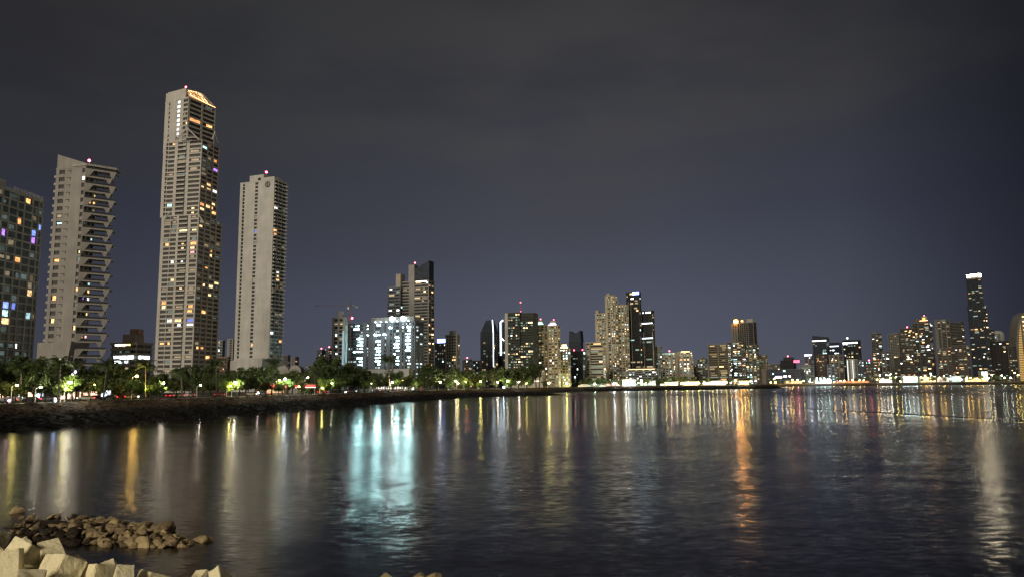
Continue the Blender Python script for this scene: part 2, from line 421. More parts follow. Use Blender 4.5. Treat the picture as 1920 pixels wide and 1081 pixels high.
LR = random.Random(99)
class Tower:
    """One building: wall (slabs, piers, solid strips), glazing behind them, roof, windows."""
    def __init__(s, name, label, cat, O, yaw, w_, dp, ztop, pitch, front, side, wall, glass, sp=.35, pw=.5, ov=0.0, z0=LZ, group=None, roof=True, parent=None):
        s.O, s.yaw, s.w, s.dp, s.z0, s.H = Vector((O[0], O[1], z0)), yaw, w_, dp, z0, ztop - z0
        s.root = parent or thing(name, label, cat, s.O, yaw, group)
        s.off = Vector((0, 0, 0))
        if parent:      # a wing: same thing, its own frame expressed in the parent's
            inv = Matrix.Rotation(-parent.rotation_euler.z, 4, 'Z') @ Matrix.Translation(-Vector(parent.location))
            s.off = inv @ s.O; s.dyaw = yaw - parent.rotation_euler.z
        else: s.dyaw = 0
        s.wallm = wallm(wall); s.glassm = glassm(glass)
        s.nf = max(1, round(s.H / pitch)); s.p = s.H / s.nf
        s.sp, s.pw = sp * s.p, pw
        s.cells = []
        mb = MB(); gl = MB()
        gl.box((.4, .4, .02), (w_ - .4, dp - .4, s.H - .05))
        for i in range(s.nf + 1):
            z = i * s.p
            h = s.sp if i < s.nf else .5
            mb.box((-.0, -ov, z), (w_ + ov * (1 if s.visible_side(side) else 0), dp, z + h))
        s.mb = mb
        s.do_face(0, front, w_); s.do_face(1, side, dp)
        # back and left faces are closed walls
        mb.box((-.06, .6, .01), (.3, dp - .3, s.H - .01)); mb.box((.5, dp - .3, .01), (w_ - .5, dp + .06, s.H - .01))
        s.part(mb, 'wall', s.wallm); s.part(gl, 'glazing', s.glassm)
        if roof:
            rb = MB(); rb.box((-.2 - ov * .5, -.2 - ov, s.H + .5), (w_ + .2 + ov, dp + .2, s.H + 1.4))
            s.part(rb, 'roof', s.wallm)
    def visible_side(s, side): return bool(side)
    def part(s, mb, name, m_, smooth=False):
        o = mb.build(name, m_, s.root, smooth); o.location = s.off; o.rotation_euler = (0, 0, s.dyaw); return o
    def T(s, face, u, o, z): return (u, -o, z) if face == 0 else (s.w + o, u, z)
    def fbox(s, mb, face, u0_, u1_, o0, o1, z0, z1): mb.box(s.T(face, u0_, o0, z0), s.T(face, u1_, o1, z1))
    def do_face(s, face, cols, W):
        if not cols: return
        cs = parse(cols)
        for bi, (k_, a, b_) in enumerate(cs):
            a *= W; b_ *= W
            if k_ == 's': s.fbox(s.mb, face, a, b_, -.5, .07, 0.012, s.H + .45); continue
            if k_ == 'd': continue
            h = s.pw / 2
            if s.pw > 0:
                s.fbox(s.mb, face, a, a + h, -.45, .11, .013, s.H + .44); s.fbox(s.mb, face, b_ - h, b_, -.45, .11, .013, s.H + .44)
            for i in range(s.nf):
                z = i * s.p
                s.cells.append((face, (a + b_) / 2, z + (s.sp + s.p) / 2, b_ - a - s.pw, s.p - s.sp))
                if k_ == 'b': s.fbox(s.mb, face, a + h + .05, b_ - h - .05, .03, 1.1, z - .04, z + min(1.1, s.p * .42))
                if k_ == 'c': s.fbox(s.mb, face, a + h + .05, b_ - h - .05, .03, 1.3, z - .02, z + .25)
    def pane(s, cell, key, fx=1.0, fz=1.0, dark=False, du=0.0):
        face, u, z, cw, ch = cell
        me = PANE[key] if not dark else s.dark_mesh()
        o = link('window', me, s.root)
        p = Vector(s.T(face, u + du, -.34, z)); rz = 0 if face == 0 else math.pi / 2
        rot = Matrix.Rotation(s.dyaw, 4, 'Z')
        o.location = s.off + (rot @ p); o.rotation_euler = (0, 0, rz + s.dyaw); o.scale = (cw * fx, 1, ch * fz)
        return o
    def dark_mesh(s):
        k_ = s.glassm.name
        if k_ not in PANE_DARK: PANE_DARK[k_] = quad_mesh('dark_pane', s.glassm)
        return PANE_DARK[k_]
    def find(s, px, py):
        """the window cell nearest to a photo position"""
        best = None
        c, sn = math.cos(s.yaw), math.sin(s.yaw)
        for cell in s.cells:
            lx, ly, lz = s.T(cell[0], cell[1], 0, cell[2])
            wx = s.O.x + c * lx - sn * ly; wy = s.O.y + sn * lx + c * ly; wz = s.z0 + lz
            v = Vector((wx, wy, wz - CAMZ)); dep = v.dot(fw)
            qx = 960 + FPX * v.dot(rt) / dep; qy = 540.5 - FPX * v.dot(up) / dep
            e = (qx - px) ** 2 + (qy - py) ** 2
            if best is None or e < best[0]: best = (e, cell)
        return best[1]
    def light(s, items, lim=90):
        used = set()
        for it in items:
            cell = s.find(it[0], it[1]); kx_ = cell[:3]
            if kx_ in used: continue
            used.add(kx_)
            if len(it) > 3: s.pane(cell, it[2], *(it[3:]))
            else: f_ = LR.uniform(.5, .95); s.pane(cell, it[2], f_, LR.uniform(.7, .98), du=LR.uniform(-.5, .5) * (1 - f_) * cell[3])
        s.used = used
    def random_light(s, n, pal, rnd, size=(.55, 1.0)):
        used = getattr(s, 'used', set())
        free = [c for c in s.cells if c[:3] not in used]
        rnd.shuffle(free)
        for c in free[:int(n * .85)]:
            f = rnd.uniform(*size); k_ = rnd.choice(pal)
            if rnd.random() < .28:
                nb = [q for q in free if q[0] == c[0] and q[2] == c[2] and q[:3] not in used and 0 < abs(q[1] - c[1]) < (q[3] + c[3]) * .75]
                for q in nb[:1]: s.pane(q, k_, rnd.uniform(.5, .9), rnd.uniform(.5, .8)); used.add(q[:3])
            if c[:3] in used: continue
            o = s.pane(c, k_, f, rnd.uniform(.5, .85), du=rnd.uniform(-.5, .5) * (1 - f) * c[3]); used.add(c[:3])
        s.used = used
    def dark_rest(s, n):
        """the unlit windows of a near tower: the first n as parts, the rest as one part"""
        free = [c for c in s.cells if c[:3] not in getattr(s, 'used', set())]
        free.sort(key=lambda c: -c[3] * c[4])
        for c in free[:n]: s.pane(c, None, .97, .97, dark=True)
        if free[n:]:
            mb = MB()
            for face, u, z, cw, ch in free[n:]:
                a = s.T(face, u - cw * .485, -.34, z - ch * .485); b_ = s.T(face, u + cw * .485, -.34, z + ch * .485)
                k_ = len(mb.v)
                mb.v += [a, (b_[0], b_[1], a[2]), b_, (a[0], a[1], b_[2])]; mb.f.append((k_, k_ + 1, k_ + 2, k_ + 3))
            o = s.part(mb, 'window', s.glassm); o['kind'] = 'stuff'

def place(x0, xc, x1, d, a_rel, ym, deep=18):
    """corner towards us at photo column xc, front face back to x0, side face back to x1"""
    kc, k0, k1 = kx(xc, ym), kx(x0, ym), kx(x1, ym)
    a = R(a_rel) + math.atan(kc)
    ca, sa = math.cos(a), math.sin(a)
    w_ = (kc - k0) * d / (ca + k0 * sa)
    dp = (k1 - kc) * d / (sa - k1 * ca) if x1 > xc + .5 else deep
    O = (kc * d - w_ * ca, d + w_ * sa)
    return O, -a, w_, dp
def ztop_of(px, py, d): return at_y(px, py, d).z
BEACON = lightm((1, .06, .10), 30, 'beacon_red')
def beacon(tw, u, v, z, r=.75, hgt=2.5, m_=None):
    b_ = MB(); b_.cyl((u, v, z), (u, v, z + hgt), .15, .1, 6)
    o = tw.part(b_, 'mast', mat('mast_metal', (.25, .22, .22), .5))
    q = MB().ball((u, v, z + hgt + r * .6), r, 8, 6); c = tw.part(q, 'beacon', m_ or BEACON)

# ---- the dark gridded block at the left edge
TB = Tower('apartment_block', 'dark gridded apartment block with coloured lit windows, cut by the picture edge', 'apartment block',
           (kx(72, 520) * 321 - 63 * math.cos(R(86)), 321 - 63 * math.sin(R(86))), R(86), 63, 24, 90, 3.25, 'w1.1 w.9 w1.1 w.9 w1.1 w.9 w1.1 w.9 w1.1 w.9 w1.1 w.9 w1.1 w.9 w.55', 's1', (.60, .60, .55), (.075, .105, .11), sp=.20, pw=.55)
rnd = random.Random(11)
TB.light([(53, 378, 'orange'), (40, 418, 'orange'), (61, 437, 'blue'), (61, 444, 'purple', .6), (73, 432, 'blue'), (35, 487, 'orange'), (1, 418, 'cyan', .6), (1, 441, 'purple', .5), (25, 458, 'dim'),
          (54, 527, 'dim'), (54, 535, 'dim'), (54, 549, 'warm', .8), (31, 579, 'blue', .6), (8, 576, 'blue', .7), (17, 588, 'cyan', .7), (51, 594, 'cyan', .8), (17, 599, 'warm', 1, .9), (6, 599, 'orange', .6), (31, 556, 'dimcool'), (18, 520, 'dim')])
TB.random_light(85, ['dimcool', 'dimcool', 'dim', 'dimcool'], rnd, (.4, .95)); TB.random_light(12, ['warm', 'white', 'yellow'], rnd, (.2, .45))
TB.dark_rest(90)
b_ = MB(); b_.box((8, 3, TB.H + 1.4), (44, 18, TB.H + 5.0)); TB.part(b_, 'plant_room', TB.wallm)
b_ = MB()
for i in range(22): b_.cyl((45 + i * .8, -.1, TB.H + 1.35), (45 + i * .8, -.1, TB.H + 2.6), .06, k=5)
b_.cyl((45, -.1, TB.H + 2.6), (62.5, -.1, TB.H + 2.6), .07, k=5); TB.part(b_, 'railing', TB.wallm)

# ---- white tower with pointed balconies
D2 = 400
O, yaw, w_, dp = place(95, 151, 173, D2, 42, 480)
zt = ztop_of(130, 316, D2)
NF2 = 28
T2 = Tower('balcony_tower', 'slim white tower with pointed balconies fanning out on its right side', 'tower', O, yaw, w_, dp, zt, (zt - LZ - 10) / NF2,
           's.5 w.95 s.25 s.95 s1.6 w.55 s.05', 's.2 w.7 s.35 w.8 s.35 w.8', (.36, .335, .300), (.045, .044, .040), sp=.44, pw=.12)
for it in list(T2.cells): pass
T2.light([(158, 333, 'white'), (139.6, 610, 'warm', .6), (117, 608, 'warm', .5), (119, 563, 'orange', .6), (117, 494, 'orange', .8, .6), (123, 416, 'cyan', .8, .4), (148, 486, 'dimcool'), (155, 633, 'orange'),
          (172, 378, 'orange'), (179, 381, 'warm'), (178, 453, 'cyan'), (186, 537, 'cyan'), (159, 563, 'purple'), (173, 590, 'yellow'), (178, 594, 'warm'), (163, 543, 'warm', .8), (166, 646, 'orange'), (172, 632, 'pink'), (168, 560, 'white')])
T2.random_light(18, ['dim', 'dimcool'], random.Random(5)); T2.random_light(9, ['warm', 'orange', 'yellow'], random.Random(6), (.3, .8))
T2.dark_rest(80)
# wedge balconies on the right side, one part each
yw = Matrix.Rotation(-yaw, 3, 'Z')
def w2l(T, p):
    v = Vector((p[0] - T.O.x, p[1] - T.O.y, 0)); v.rotate(Matrix.Rotation(-T.yaw, 3, 'Z')); return v.x, v.y
tip = w2l(T2, (kx(209, 480) * (D2 + 9), D2 + 9))
slab_prof = [(w_ - .5, .3), (w_ + .6, -.2), tip, (tip[0] - 3.5, tip[1] + 7), (w_ + .2, dp - .2), (w_ - .5, dp - .5)]
balm = wallm((.46, .43, .38)); balr = mat('balcony_rail_dark', (.035, .033, .032), .4)
p2 = T2.p
A_, B_ = Vector((w_ + .6, -.2, 0)), Vector((*tip, 0)); E_ = B_ - A_; Nn = Vector((E_.y, -E_.x, 0)).normalized()
def on_edge(f, z, o=0.0): return tuple(A_ + E_ * f + Nn * o + Vector((0, 0, z)))
def fin(mb, pts, o0, o1):                 # upright plate along the balcony's front edge
    n = len(pts); k_ = len(mb.v)
    mb.v += [on_edge(f, z, o1) for f, z in pts] + [on_edge(f, z, o0) for f, z in pts]
    mb.f += [tuple(k_ + i for i in range(n)), tuple(k_ + n + i for i in reversed(range(n)))] + [(k_ + (i + 1) % n, k_ + i, k_ + n + i, k_ + n + (i + 1) % n) for i in range(n)]
def slab(mb, f, z0_, z1_):
    q = A_ + E_ * f
    mb.prism([(w_ - .5, .3), (A_.x, A_.y), (q.x, q.y), (q.x - 3.2, q.y + 6), (w_ + .2, dp - .2), (w_ - .5, dp - .5)], z0_, z1_)
wide = MB(); slab(wide, 1.0, -.8, 0)
fin(wide, [(.78, -.5), (.84, -p2), (.90, -p2), (1.0, -.5)], -.3, .05)       # pointed end wall hanging from the tip
fin(wide, [(-.02, -.5), (-.02, -p2 * .98), (.10, -p2 * .98), (.26, -.5)], -.3, .05)   # pale corner gusset
me_w = wide.mesh('balcony_wide', balm)
nar = MB(); slab(nar, .86, -.8, 0); fin(nar, [(.66, -.7), (.74, -p2 * .7), (.80, -p2 * .7), (.86, -.7)], -.3, .05); me_n = nar.mesh('balcony_narrow', balm)
def rail(f0, f1):
    r_ = MB(); fin(r_, [(f0, .01), (f1, .01), (f1, .95), (f0, .95)], -.12, -.02); return r_.mesh('balcony_railing', balr)
me_rw, me_rn = rail(.02, .985), rail(.05, .84)
sb = MB(); sb.prism([(-2.6, 2), (-2.2, 1.0), (.1, .4), (.1, 7), (-2.2, 6.4), (-2.6, 5.4)], 0, 1.35); me_s = sb.mesh('side_balcony', balm)
for i in range(1, T2.nf + 1):
    big = (T2.nf - i) % 2 == 0
    o = link('balcony', me_w if big else me_n, T2.root); o.location = (0, 0, i * p2); r_ = link('railing', me_rw if big else me_rn, o)
    if i < T2.nf: o = link('side_balcony', me_s, T2.root); o.location = (0, 0, i * p2 + .2)
# shallow dark bracket niches beside the first window column
b_ = MB()
for i in range(3, T2.nf):
    u0_, u1_, z_ = w_ * .37, w_ * .505, i * p2 + p2 * .82
    b_.box((u0_, -.075, z_), (u1_, -.12, z_ + .38)); b_.box((u1_ - .45, -.075, z_ - 1.2), (u1_, -.12, z_ - .01))
T2.part(b_, 'bracket_niches', balr)
# slanted crown block and thin projecting roof
b_ = MB(); xl = 0.2; xr = w_ - 1.0
zh1 = ztop_of(103, 286, D2) - LZ; zh2 = ztop_of(160, 305, D2) - LZ
b_.prism([(xl, .0), (xr, .0), (xr, 9), (xl, 9)], T2.H + 1.41, [zh1, zh2, zh2, zh1]); T2.part(b_, 'crown', T2.wallm)
b_ = MB(); b_.prism([(w_ * .55, -.6), (w_ + .8, -.8), (tip[0] + .3, tip[1]), (tip[0] - 3, tip[1] + 7.5), (w_, dp), (w_ * .55, dp)], T2.H + 1.42, T2.H + 2.6); T2.part(b_, 'canopy', balm)
beacon(T2, w_ * .85, 5, zh2 - 1, .75, 3.4)
# podium with a slanted right edge over a dark lobby
pz = ztop_of(100, 641, D2) - LZ
b_ = MB(); x_l = w2l(T2, (kx(66, 655) * D2, D2))[0]
b_.v = [(x_l, -3, 4.2), (w_ * .80, -3, 4.2), (w_ * 1.02, -3, pz), (x_l, -3, pz), (x_l, 10, 4.2), (w_ * .80, 10, 4.2), (w_ * 1.02, 10, pz), (x_l, 10, pz)]
b_.f = [(0, 1, 2, 3), (5, 4, 7, 6), (0, 4, 5, 1), (1, 5, 6, 2), (2, 6, 7, 3), (3, 7, 4, 0)]
T2.part(b_, 'podium', T2.wallm)
b_ = MB()
for q in range(5): b_.box((w_ * (.45 + .05 * q), -3.4, 2.6), (w_ * (.45 + .05 * q) + 1.0, -3.2, 3.5))
T2.part(b_, 'lobby_lights', lightm((1, .5, .2), 6, 'lobby'))

# ---- the tallest beige tower, in three stages
D3 = 560
zm1 = ztop_of(350, 403, D3); zm2 = ztop_of(350, 262, D3); zt3 = ztop_of(350, 181, D3); ztt = ztop_of(330, 158.5, D3)
W3 = (.60, .565, .50); G3 = (.050, .046, .040); PT = 3.45
O, yaw, w_, dp = place(295.5, 366, 411, D3, 36, 560)
A3 = Tower('residential_tower', 'tallest beige residential tower with a glowing orange lattice crown', 'tower', O, yaw, w_, dp, zm1, PT,
           's.45 w1 w1 s.25 b1.5 s.35 w1.15 s.1', 's.12 w1 s.12 w1 s.12 w1 s.12 w1 s.15', W3, G3, sp=.36, pw=.55, roof=False)
A3.light([(316, 463, 'orange'), (309, 461, 'warm', .5), (349, 454, 'warm', .25, .5), (349, 462, 'warm', .25, .5), (366, 453, 'orange'), (366, 462, 'warm'), (366, 471, 'pink'), (326, 489, 'white', .5), (348, 488, 'white', .2, .5),
          (399, 538, 'yellow'), (406, 531, 'yellow'), (398, 555, 'yellow'), (346, 540, 'warm', .25, .5), (362, 547, 'dim'), (311, 567, 'orange', .7), (305, 575, 'yellow', .6), (360, 574, 'orange'), (361, 584, 'orange'), (384, 584, 'orange', .8),
          (360, 602, 'blue'), (361, 611, 'white', .9, .7), (321, 603, 'white', .8), (326, 612, 'white', .4), (385, 673, 'orange', .8), (384, 689, 'dim'), (400, 446, 'dim'), (385, 456, 'dim'), (408, 456, 'dim'), (392, 520, 'dim'), (362, 541, 'dim'), (362, 640, 'dim')])
A3.random_light(40, ['dim', 'dim', 'dimcool'], random.Random(21), (.5, 1)); A3.random_light(16, ['warm', 'orange', 'yellow', 'dim'], random.Random(22), (.3, .7))
A3.dark_rest(70)
O, yaw2, w2, dp2 = place(304, 376, 409.5, D3 + 1.5, 36, 330)
B3 = Tower('', '', '', O, yaw, w2, dp2, zm2, PT, 's.4 c.35 w1 s.35 b1.35 s.35 w1.7 s.08', 's.12 w1 s.12 w1 s.12 w1 s.12', W3, G3, sp=.38, pw=.5, z0=zm1, roof=False, parent=A3.root)
B3.light([(376, 277, 'cyan', .9, .8), (404, 318, 'purple'), (406, 306, 'orange'), (396, 349.5, 'warm'), (404.6, 362, 'white'), (374, 320, 'dim'), (374, 328, 'dim'), (374, 386, 'orange'), (374, 395, 'warm'), (395, 386, 'warm', .8),
          (395, 399.5, 'orange'), (395, 391, 'yellow'), (316, 387, 'cyan', .7), (350, 386, 'warm', .25, .5), (350, 395, 'warm', .2, .5), (398, 300, 'dim'), (374, 303, 'dim')])
B3.random_light(14, ['dim', 'dimcool'], random.Random(3)); B3.random_light(5, ['warm', 'orange'], random.Random(4), (.3, .7)); B3.dark_rest(30)
O, yaw3, w3, dp3 = place(309, 352, 404, D3 + 4, 50, 220)
C3 = Tower('', '', '', O, yaw3, w3, dp3, zt3, 3.6, 's.5 w.18 s.9 w.42 s.42 w.3 w.3', 's.14 w1 s.13 w1.05 s.06', W3, G3, sp=.38, pw=.06, z0=zm2 - 6, parent=A3.root)
for k_, yy in enumerate((191, 199.7, 208, 216, 224.7, 233, 241, 249)): C3.light([(332.5, yy, 'white', .95, 1.15)]) if False else None
C3.light([(332.5, yy, 'white', .9, 1.1) for yy in (191, 199.7, 208, 216, 224.7, 233, 241, 249)] + [(378, 229, 'orange', .9), (391, 236, 'orange'), (393, 193, 'dimcool', .6), (349, 229, 'warm')])
C3.random_light(6, ['dim', 'dimcool'], random.Random(2)); C3.dark_rest(30)
# sloping shoulder frames between the stages
def bar3(T, pts, r, m_, name):
    b_ = MB()
    for (p, q) in pts: b_.cyl(T_(T, p), T_(T, q), r, k=6)
    return b_.build(name, m_, A3.root)
def T_(T, p):            # world point to the tower's own frame
    v = Vector(p) - Vector(A3.root.location); v.rotate(Matrix.Rotation(-A3.root.rotation_euler.z, 3, 'Z')); return v
dF = D3 - 1.0
def W_(px, py, d=dF): return at_y(px, py, d)
bar3(A3, [(W_(351, 240), W_(331, 262)), (W_(351, 240), W_(374, 263)), (W_(333, 258), W_(368, 258)), (W_(351, 240), W_(351, 258)), (W_(403, 247, D3 + 12), W_(398, 262, D3 + 8)), (W_(403, 247, D3 + 12), W_(409, 268, D3 + 22))], .5, A3.wallm, 'gable_frame')
bar3(A3, [(W_(370, 398), W_(382, 418)), (W_(319, 397), W_(307, 414))], .5, A3.wallm, 'shoulder_frame')
# solid head block beside the crown
b_ = MB(); hz = ztt - C3.z0
b_.box((.9, 1.2, C3.H + 1.4), (w3 * .80, dp3 * .5, hz)); C3.part(b_, 'head_block', A3.wallm)
b_ = MB(); b_.box((-.1, .2, C3.H + 1.4), (w3 * .86, .9, C3.H + (hz - C3.H) * .88)); C3.part(b_, 'head_wall', A3.wallm)
beacon(C3, w3 * .72, 3, hz, .7, 1.5)
# lattice crown: bars of a sloping open roof, lit by warm strip lamps
crm = wallm((.68, .62, .52)); lm_o = emit('crown_strip_light', (1, .46, .17), 6.0, 0, 0)
b_ = MB(); e_ = MB()
def CL(u, v, z): return (u, v, z)
x0_, x1_, y1_ = w3 * .80, w3 + .2, dp3 + .2
zc = C3.H + 1.4; zp = hz
ridge = [(w3 * .78, dp3 * .10, zp - .5), (w3 * .86, dp3 * .40, zp), (w3 * .9, dp3 * .58, zp - .3)]
eave = [(w3 + .1, 1.0, zc + 2.5), (w3 + .2, dp3 * .5, zc + 1.2), (w3 + .2, dp3 * .97, zc + .3)]
def lerp3(A, B, tt): return tuple(a + (c - a) * tt for a, c in zip(A, B))
def along(P, tt):
    tt *= 2; i = min(1, int(tt)); return lerp3(P[i], P[i + 1], tt - i)
for i in range(9):
    tt = i / 8; b_.cyl(along(ridge, tt), along(eave, tt), .34, k=5)
for s_ in (0, .5, 1):
    for i in range(12):
        b_.cyl(lerp3(along(ridge, i / 12), along(eave, i / 12), s_), lerp3(along(ridge, (i + 1) / 12), along(eave, (i + 1) / 12), s_), .30, k=5)
C3.part(b_, 'crown_lattice', crm)
for s_ in (0.0, 1):
    for i in range(12):
        p, q = lerp3(along(ridge, i / 12), along(eave, i / 12), s_), lerp3(along(ridge, (i + 1) / 12), along(eave, (i + 1) / 12), s_)
        e_.cyl((p[0] - .1, p[1], p[2] - .45), (q[0] - .1, q[1], q[2] - .45), .22, k=4)
for i in (1, 3, 5, 7, 9, 11):
    p, q = along(ridge, i / 12), along(eave, i / 12); e_.cyl((p[0], p[1], p[2] - .5), (q[0], q[1], q[2] - .5), .2, k=4)
C3.part(e_, 'crown_light', lm_o)
b_ = MB()
for i in range(12):
    q4 = [along(ridge, i / 12), along(eave, i / 12), along(eave, (i + 1) / 12), along(ridge, (i + 1) / 12)]
    k_ = len(b_.v); b_.v += [(p[0] - .4, p[1], p[2] - 2.0) for p in q4] + [(p[0] - .4, p[1], p[2] - 2.5) for p in q4]
    b_.f += [(k_, k_ + 1, k_ + 2, k_ + 3), (k_ + 7, k_ + 6, k_ + 5, k_ + 4), (k_, k_ + 4, k_ + 5, k_ + 1), (k_ + 2, k_ + 6, k_ + 7, k_ + 3)]
C3.part(b_, 'crown_deck', crm)

# ---- white tower with a round emblem
D4 = 580
O, yaw, w_, dp = place(445, 509.5, 533, D4, 40, 500)
zt4 = ztop_of(500, 338, D4)
T4 = Tower('slab_tower', 'white slab tower with one column of dark windows and a round emblem on top', 'tower', O, yaw, w_, dp, zt4, 3.0,
           's.55 c.45 s2.0 w.62 s3.1', 's.12 b1 b1 b1 s.06', (.60, .58, .53), (.040, .044, .048), sp=.36, pw=.34, z0=LZ + 7)
T4.light([(480, 434, 'blue', .8), (512, 441, 'orange'), (519, 431, 'orange'), (514, 391, 'white'), (521, 509.6, 'white'), (523, 519, 'warm'), (524, 527, 'warm'), (524, 535, 'dim'), (511, 624, 'white', .7), (476.8, 645, 'warm', .7), (524, 640.6, 'orange'), (511, 660, 'dimcool'), (480, 452, 'dimcool'), (511, 548, 'dim')])
T4.random_light(16, ['dim', 'dimcool', 'dim'], random.Random(8)); T4.dark_rest(75)
b_ = MB(); za = ztop_of(478, 324, D4) - T4.z0
b_.box((w_ * .27, .2, T4.H + 1.39), (w_ * .68, 10, za)); T4.part(b_, 'plant_room', T4.wallm)
b_ = MB(); b_.box((w_ * .52, -.0, za - 5), (w_ * .60, .1, za - 2.6)); T4.part(b_, 'opening', mat('dark_opening', (.02, .02, .02)))
b_ = MB()
uc, zc = w_ * .815, ztop_of(498.5, 344.5, D4) - T4.z0
b_.box((uc - 6, .15, T4.H + 1.395), (w_ - .3, 8, T4.H + 3.2)); T4.part(b_, 'parapet', T4.wallm)
b_ = MB()
for i in range(28):
    a0, a1 = 2 * math.pi * i / 28, 2 * math.pi * (i + 1) / 28
    b_.cyl((uc + 2.2 * math.cos(a0), -.32, zc + 2.2 * math.sin(a0)), (uc + 2.2 * math.cos(a1), -.32, zc + 2.2 * math.sin(a1)), .3, k=5)
b_.cyl((uc - .35, -.3, zc - 1.7), (uc - .2, -.3, zc + 1.7), .35, k=5); b_.cyl((uc - .9, -.3, zc + .6), (uc - .3, -.3, zc + 1.5), .25, k=5)
T4.part(b_, 'emblem', mat('emblem_dark', (.045, .042, .038), .5))
b_ = MB(); b_.cyl((uc, -.11, zc), (uc, -.2, zc), 2.1, k=28); T4.part(b_, 'emblem_disc', mat('emblem_face', (.20, .19, .17), .6))
beacon(T4, w_ * .66, 4, za, .9, 2.2)
balm = wallm((.55, .52, .46))
me_sb = MB().box((-1.4, 2, 0), (.05, 8, 1.0)).mesh('side_balcony', balm)
me_sp = MB().prism([(w_ - .1, dp - 6), (w_ + 2.6, dp - 1.0), (w_ - .1, dp + .3)], 0, .9).mesh('balcony', balm)
for i in range(1, T4.nf):
    o = link('side_balcony', me_sb, T4.root); o.location = (0, 0, i * T4.p)
    o = link('balcony', me_sp, T4.root); o.location = (0, 0, i * T4.p - .1)
# wide white curved podium
b_ = MB(); xa = w2l(T4, (kx(412, 690) * D4, D4))[0]; xb = w_ + 1
pts = [(xa + (xb - xa) * i / 14, -6 - 9 * math.sin(math.pi * (.15 + .75 * i / 14)) + 7 * (1 - i / 14)) for i in range(15)]
hp = ztop_of(470, 672, D4) - T4.z0; hq = ztop_of(420, 676, D4) - T4.z0
b_.prism(pts + [(xb, 12), (xa, 12)], -7, [hq + (hp - hq) * min(1, i / 6) for i in range(15)] + [hp, hq]); T4.part(b_, 'podium', T4.wallm)
b_ = MB(); b_.prism([(x, y - .15) for x, y in pts] + [(xb + .1, 0), (xa, 0)], -1.6, -1.0); T4.part(b_, 'podium_groove', mat('podium_groove', (.12, .115, .10)))
b_ = MB(); b_.box((w_ + .3, .5, -7), (w_ + 1.0, dp, hp - 1)); b_.box((w_ + .9, .5, -1.2), (w_ + 1.3, dp, -.6)); T4.part(b_, 'podium_glass', glassm((.05, .075, .09)))

# ---- generic skyline buildings
PALS = {'w': ['fwarm', 'fwarm', 'forange', 'fwhite', 'fdim', 'fdim'], 'c': ['fwhite', 'fcyan', 'fwhite', 'fdimc', 'fdimc'], 'm': ['fwarm', 'fwhite', 'forange', 'fcyan', 'fdim', 'fdim', 'fwhite'],
        'y': ['fyellow', 'fyellow', 'fwarm', 'fwhite', 'fdim', 'fdim', 'fdim'], 'd': ['fdim', 'fdimc'], 'g': ['fdimc', 'fdimc', 'fdimc', 'forange', 'fwarm', 'fwhite']}
BL = {}
def G(key, name, label, cat, x0, xc, x1, yt, d, a, pitch, front, side, wall, glass, n, pal, sp=.35, pw=.5, ov=0, nd=0, z0=LZ, deep=18, cap=None, beac=False, group=None):
    ym = (yt + 705) / 2
    O, yaw, w_, dp = place(x0, xc, x1, d, a, ym, deep)
    zt = ztop_of((x0 + x1) / 2, yt, d)
    T = Tower(name, label, cat, O, yaw, w_, dp, zt - 1.4, pitch, front, side, wall, glass, sp, pw, ov, z0, group)
    rnd = random.Random(hash(key) % 1000 if False else sum(ord(c) * (i + 3) for i, c in enumerate(key)))
    T.random_light(n, PALS[pal], rnd, (.25, .62))
    if nd: T.random_light(nd, PALS['d'], rnd, (.5, 1.0))
    if cap:                                  # (u0, u1, height) plant room on the roof
        b_ = MB(); b_.box((w_ * cap[0], dp * .2, T.H + 1.41), (w_ * cap[1], dp * .8, T.H + 1.4 + cap[2])); T.part(b_, 'plant_room', T.wallm)
    if beac: beacon(T, w_ * .5, dp * .5, T.H + 1.4 + (cap[2] if cap else 0), .8 * d / 1000, 2.0)
    BL[key] = T; return T
def strip(T, name, face, u0_, u1_, z0_, z1_, m_, o0=.15, o1=.5):
    b_ = MB(); T.fbox(b_, face, u0_ * T.w if face == 0 else u0_ * T.dp, u1_ * T.w if face == 0 else u1_ * T.dp, o0, o1, z0_, z1_); return T.part(b_, name, m_)
def zof(T, px, py, d): return at_y(px, py, d).z - T.z0
CREAM = (.50, .44, .33); BEIGE = (.44, .40, .32); GREY = (.26, .26, .25); DGREY = (.12, .12, .12); NAVY = (.035, .042, .06); BROWN = (.16, .12, .085); WHITE = (.55, .55, .53)
DG = (.016, .018, .022); DB = (.018, .024, .036); DK = (.010, .010, .012); TEAL = (.02, .034, .038)
L_BLUE = lightm((.30, .45, 1), 5, 'sign_blue'); L_WHITE = lightm((.9, .97, 1), 6, 'sign_white'); L_RED = lightm((1, .08, .14), 5, 'sign_red'); L_ORANGE = lightm((1, .40, .05), 120, 'flood_orange')
L_YEL = lightm((1, .72, .28), 4, 'crown_yellow'); L_TEAL = lightm((.45, 1, .92), 3, 'crown_teal'); L_CROWNW = lightm((1, .86, .62), 55, 'crown_white'); L_LEDW = lightm((.82, .90, 1), 5, 'led_white'); L_GOLD = emit('gold_light', (1, .60, .16), .55, 0, 0)

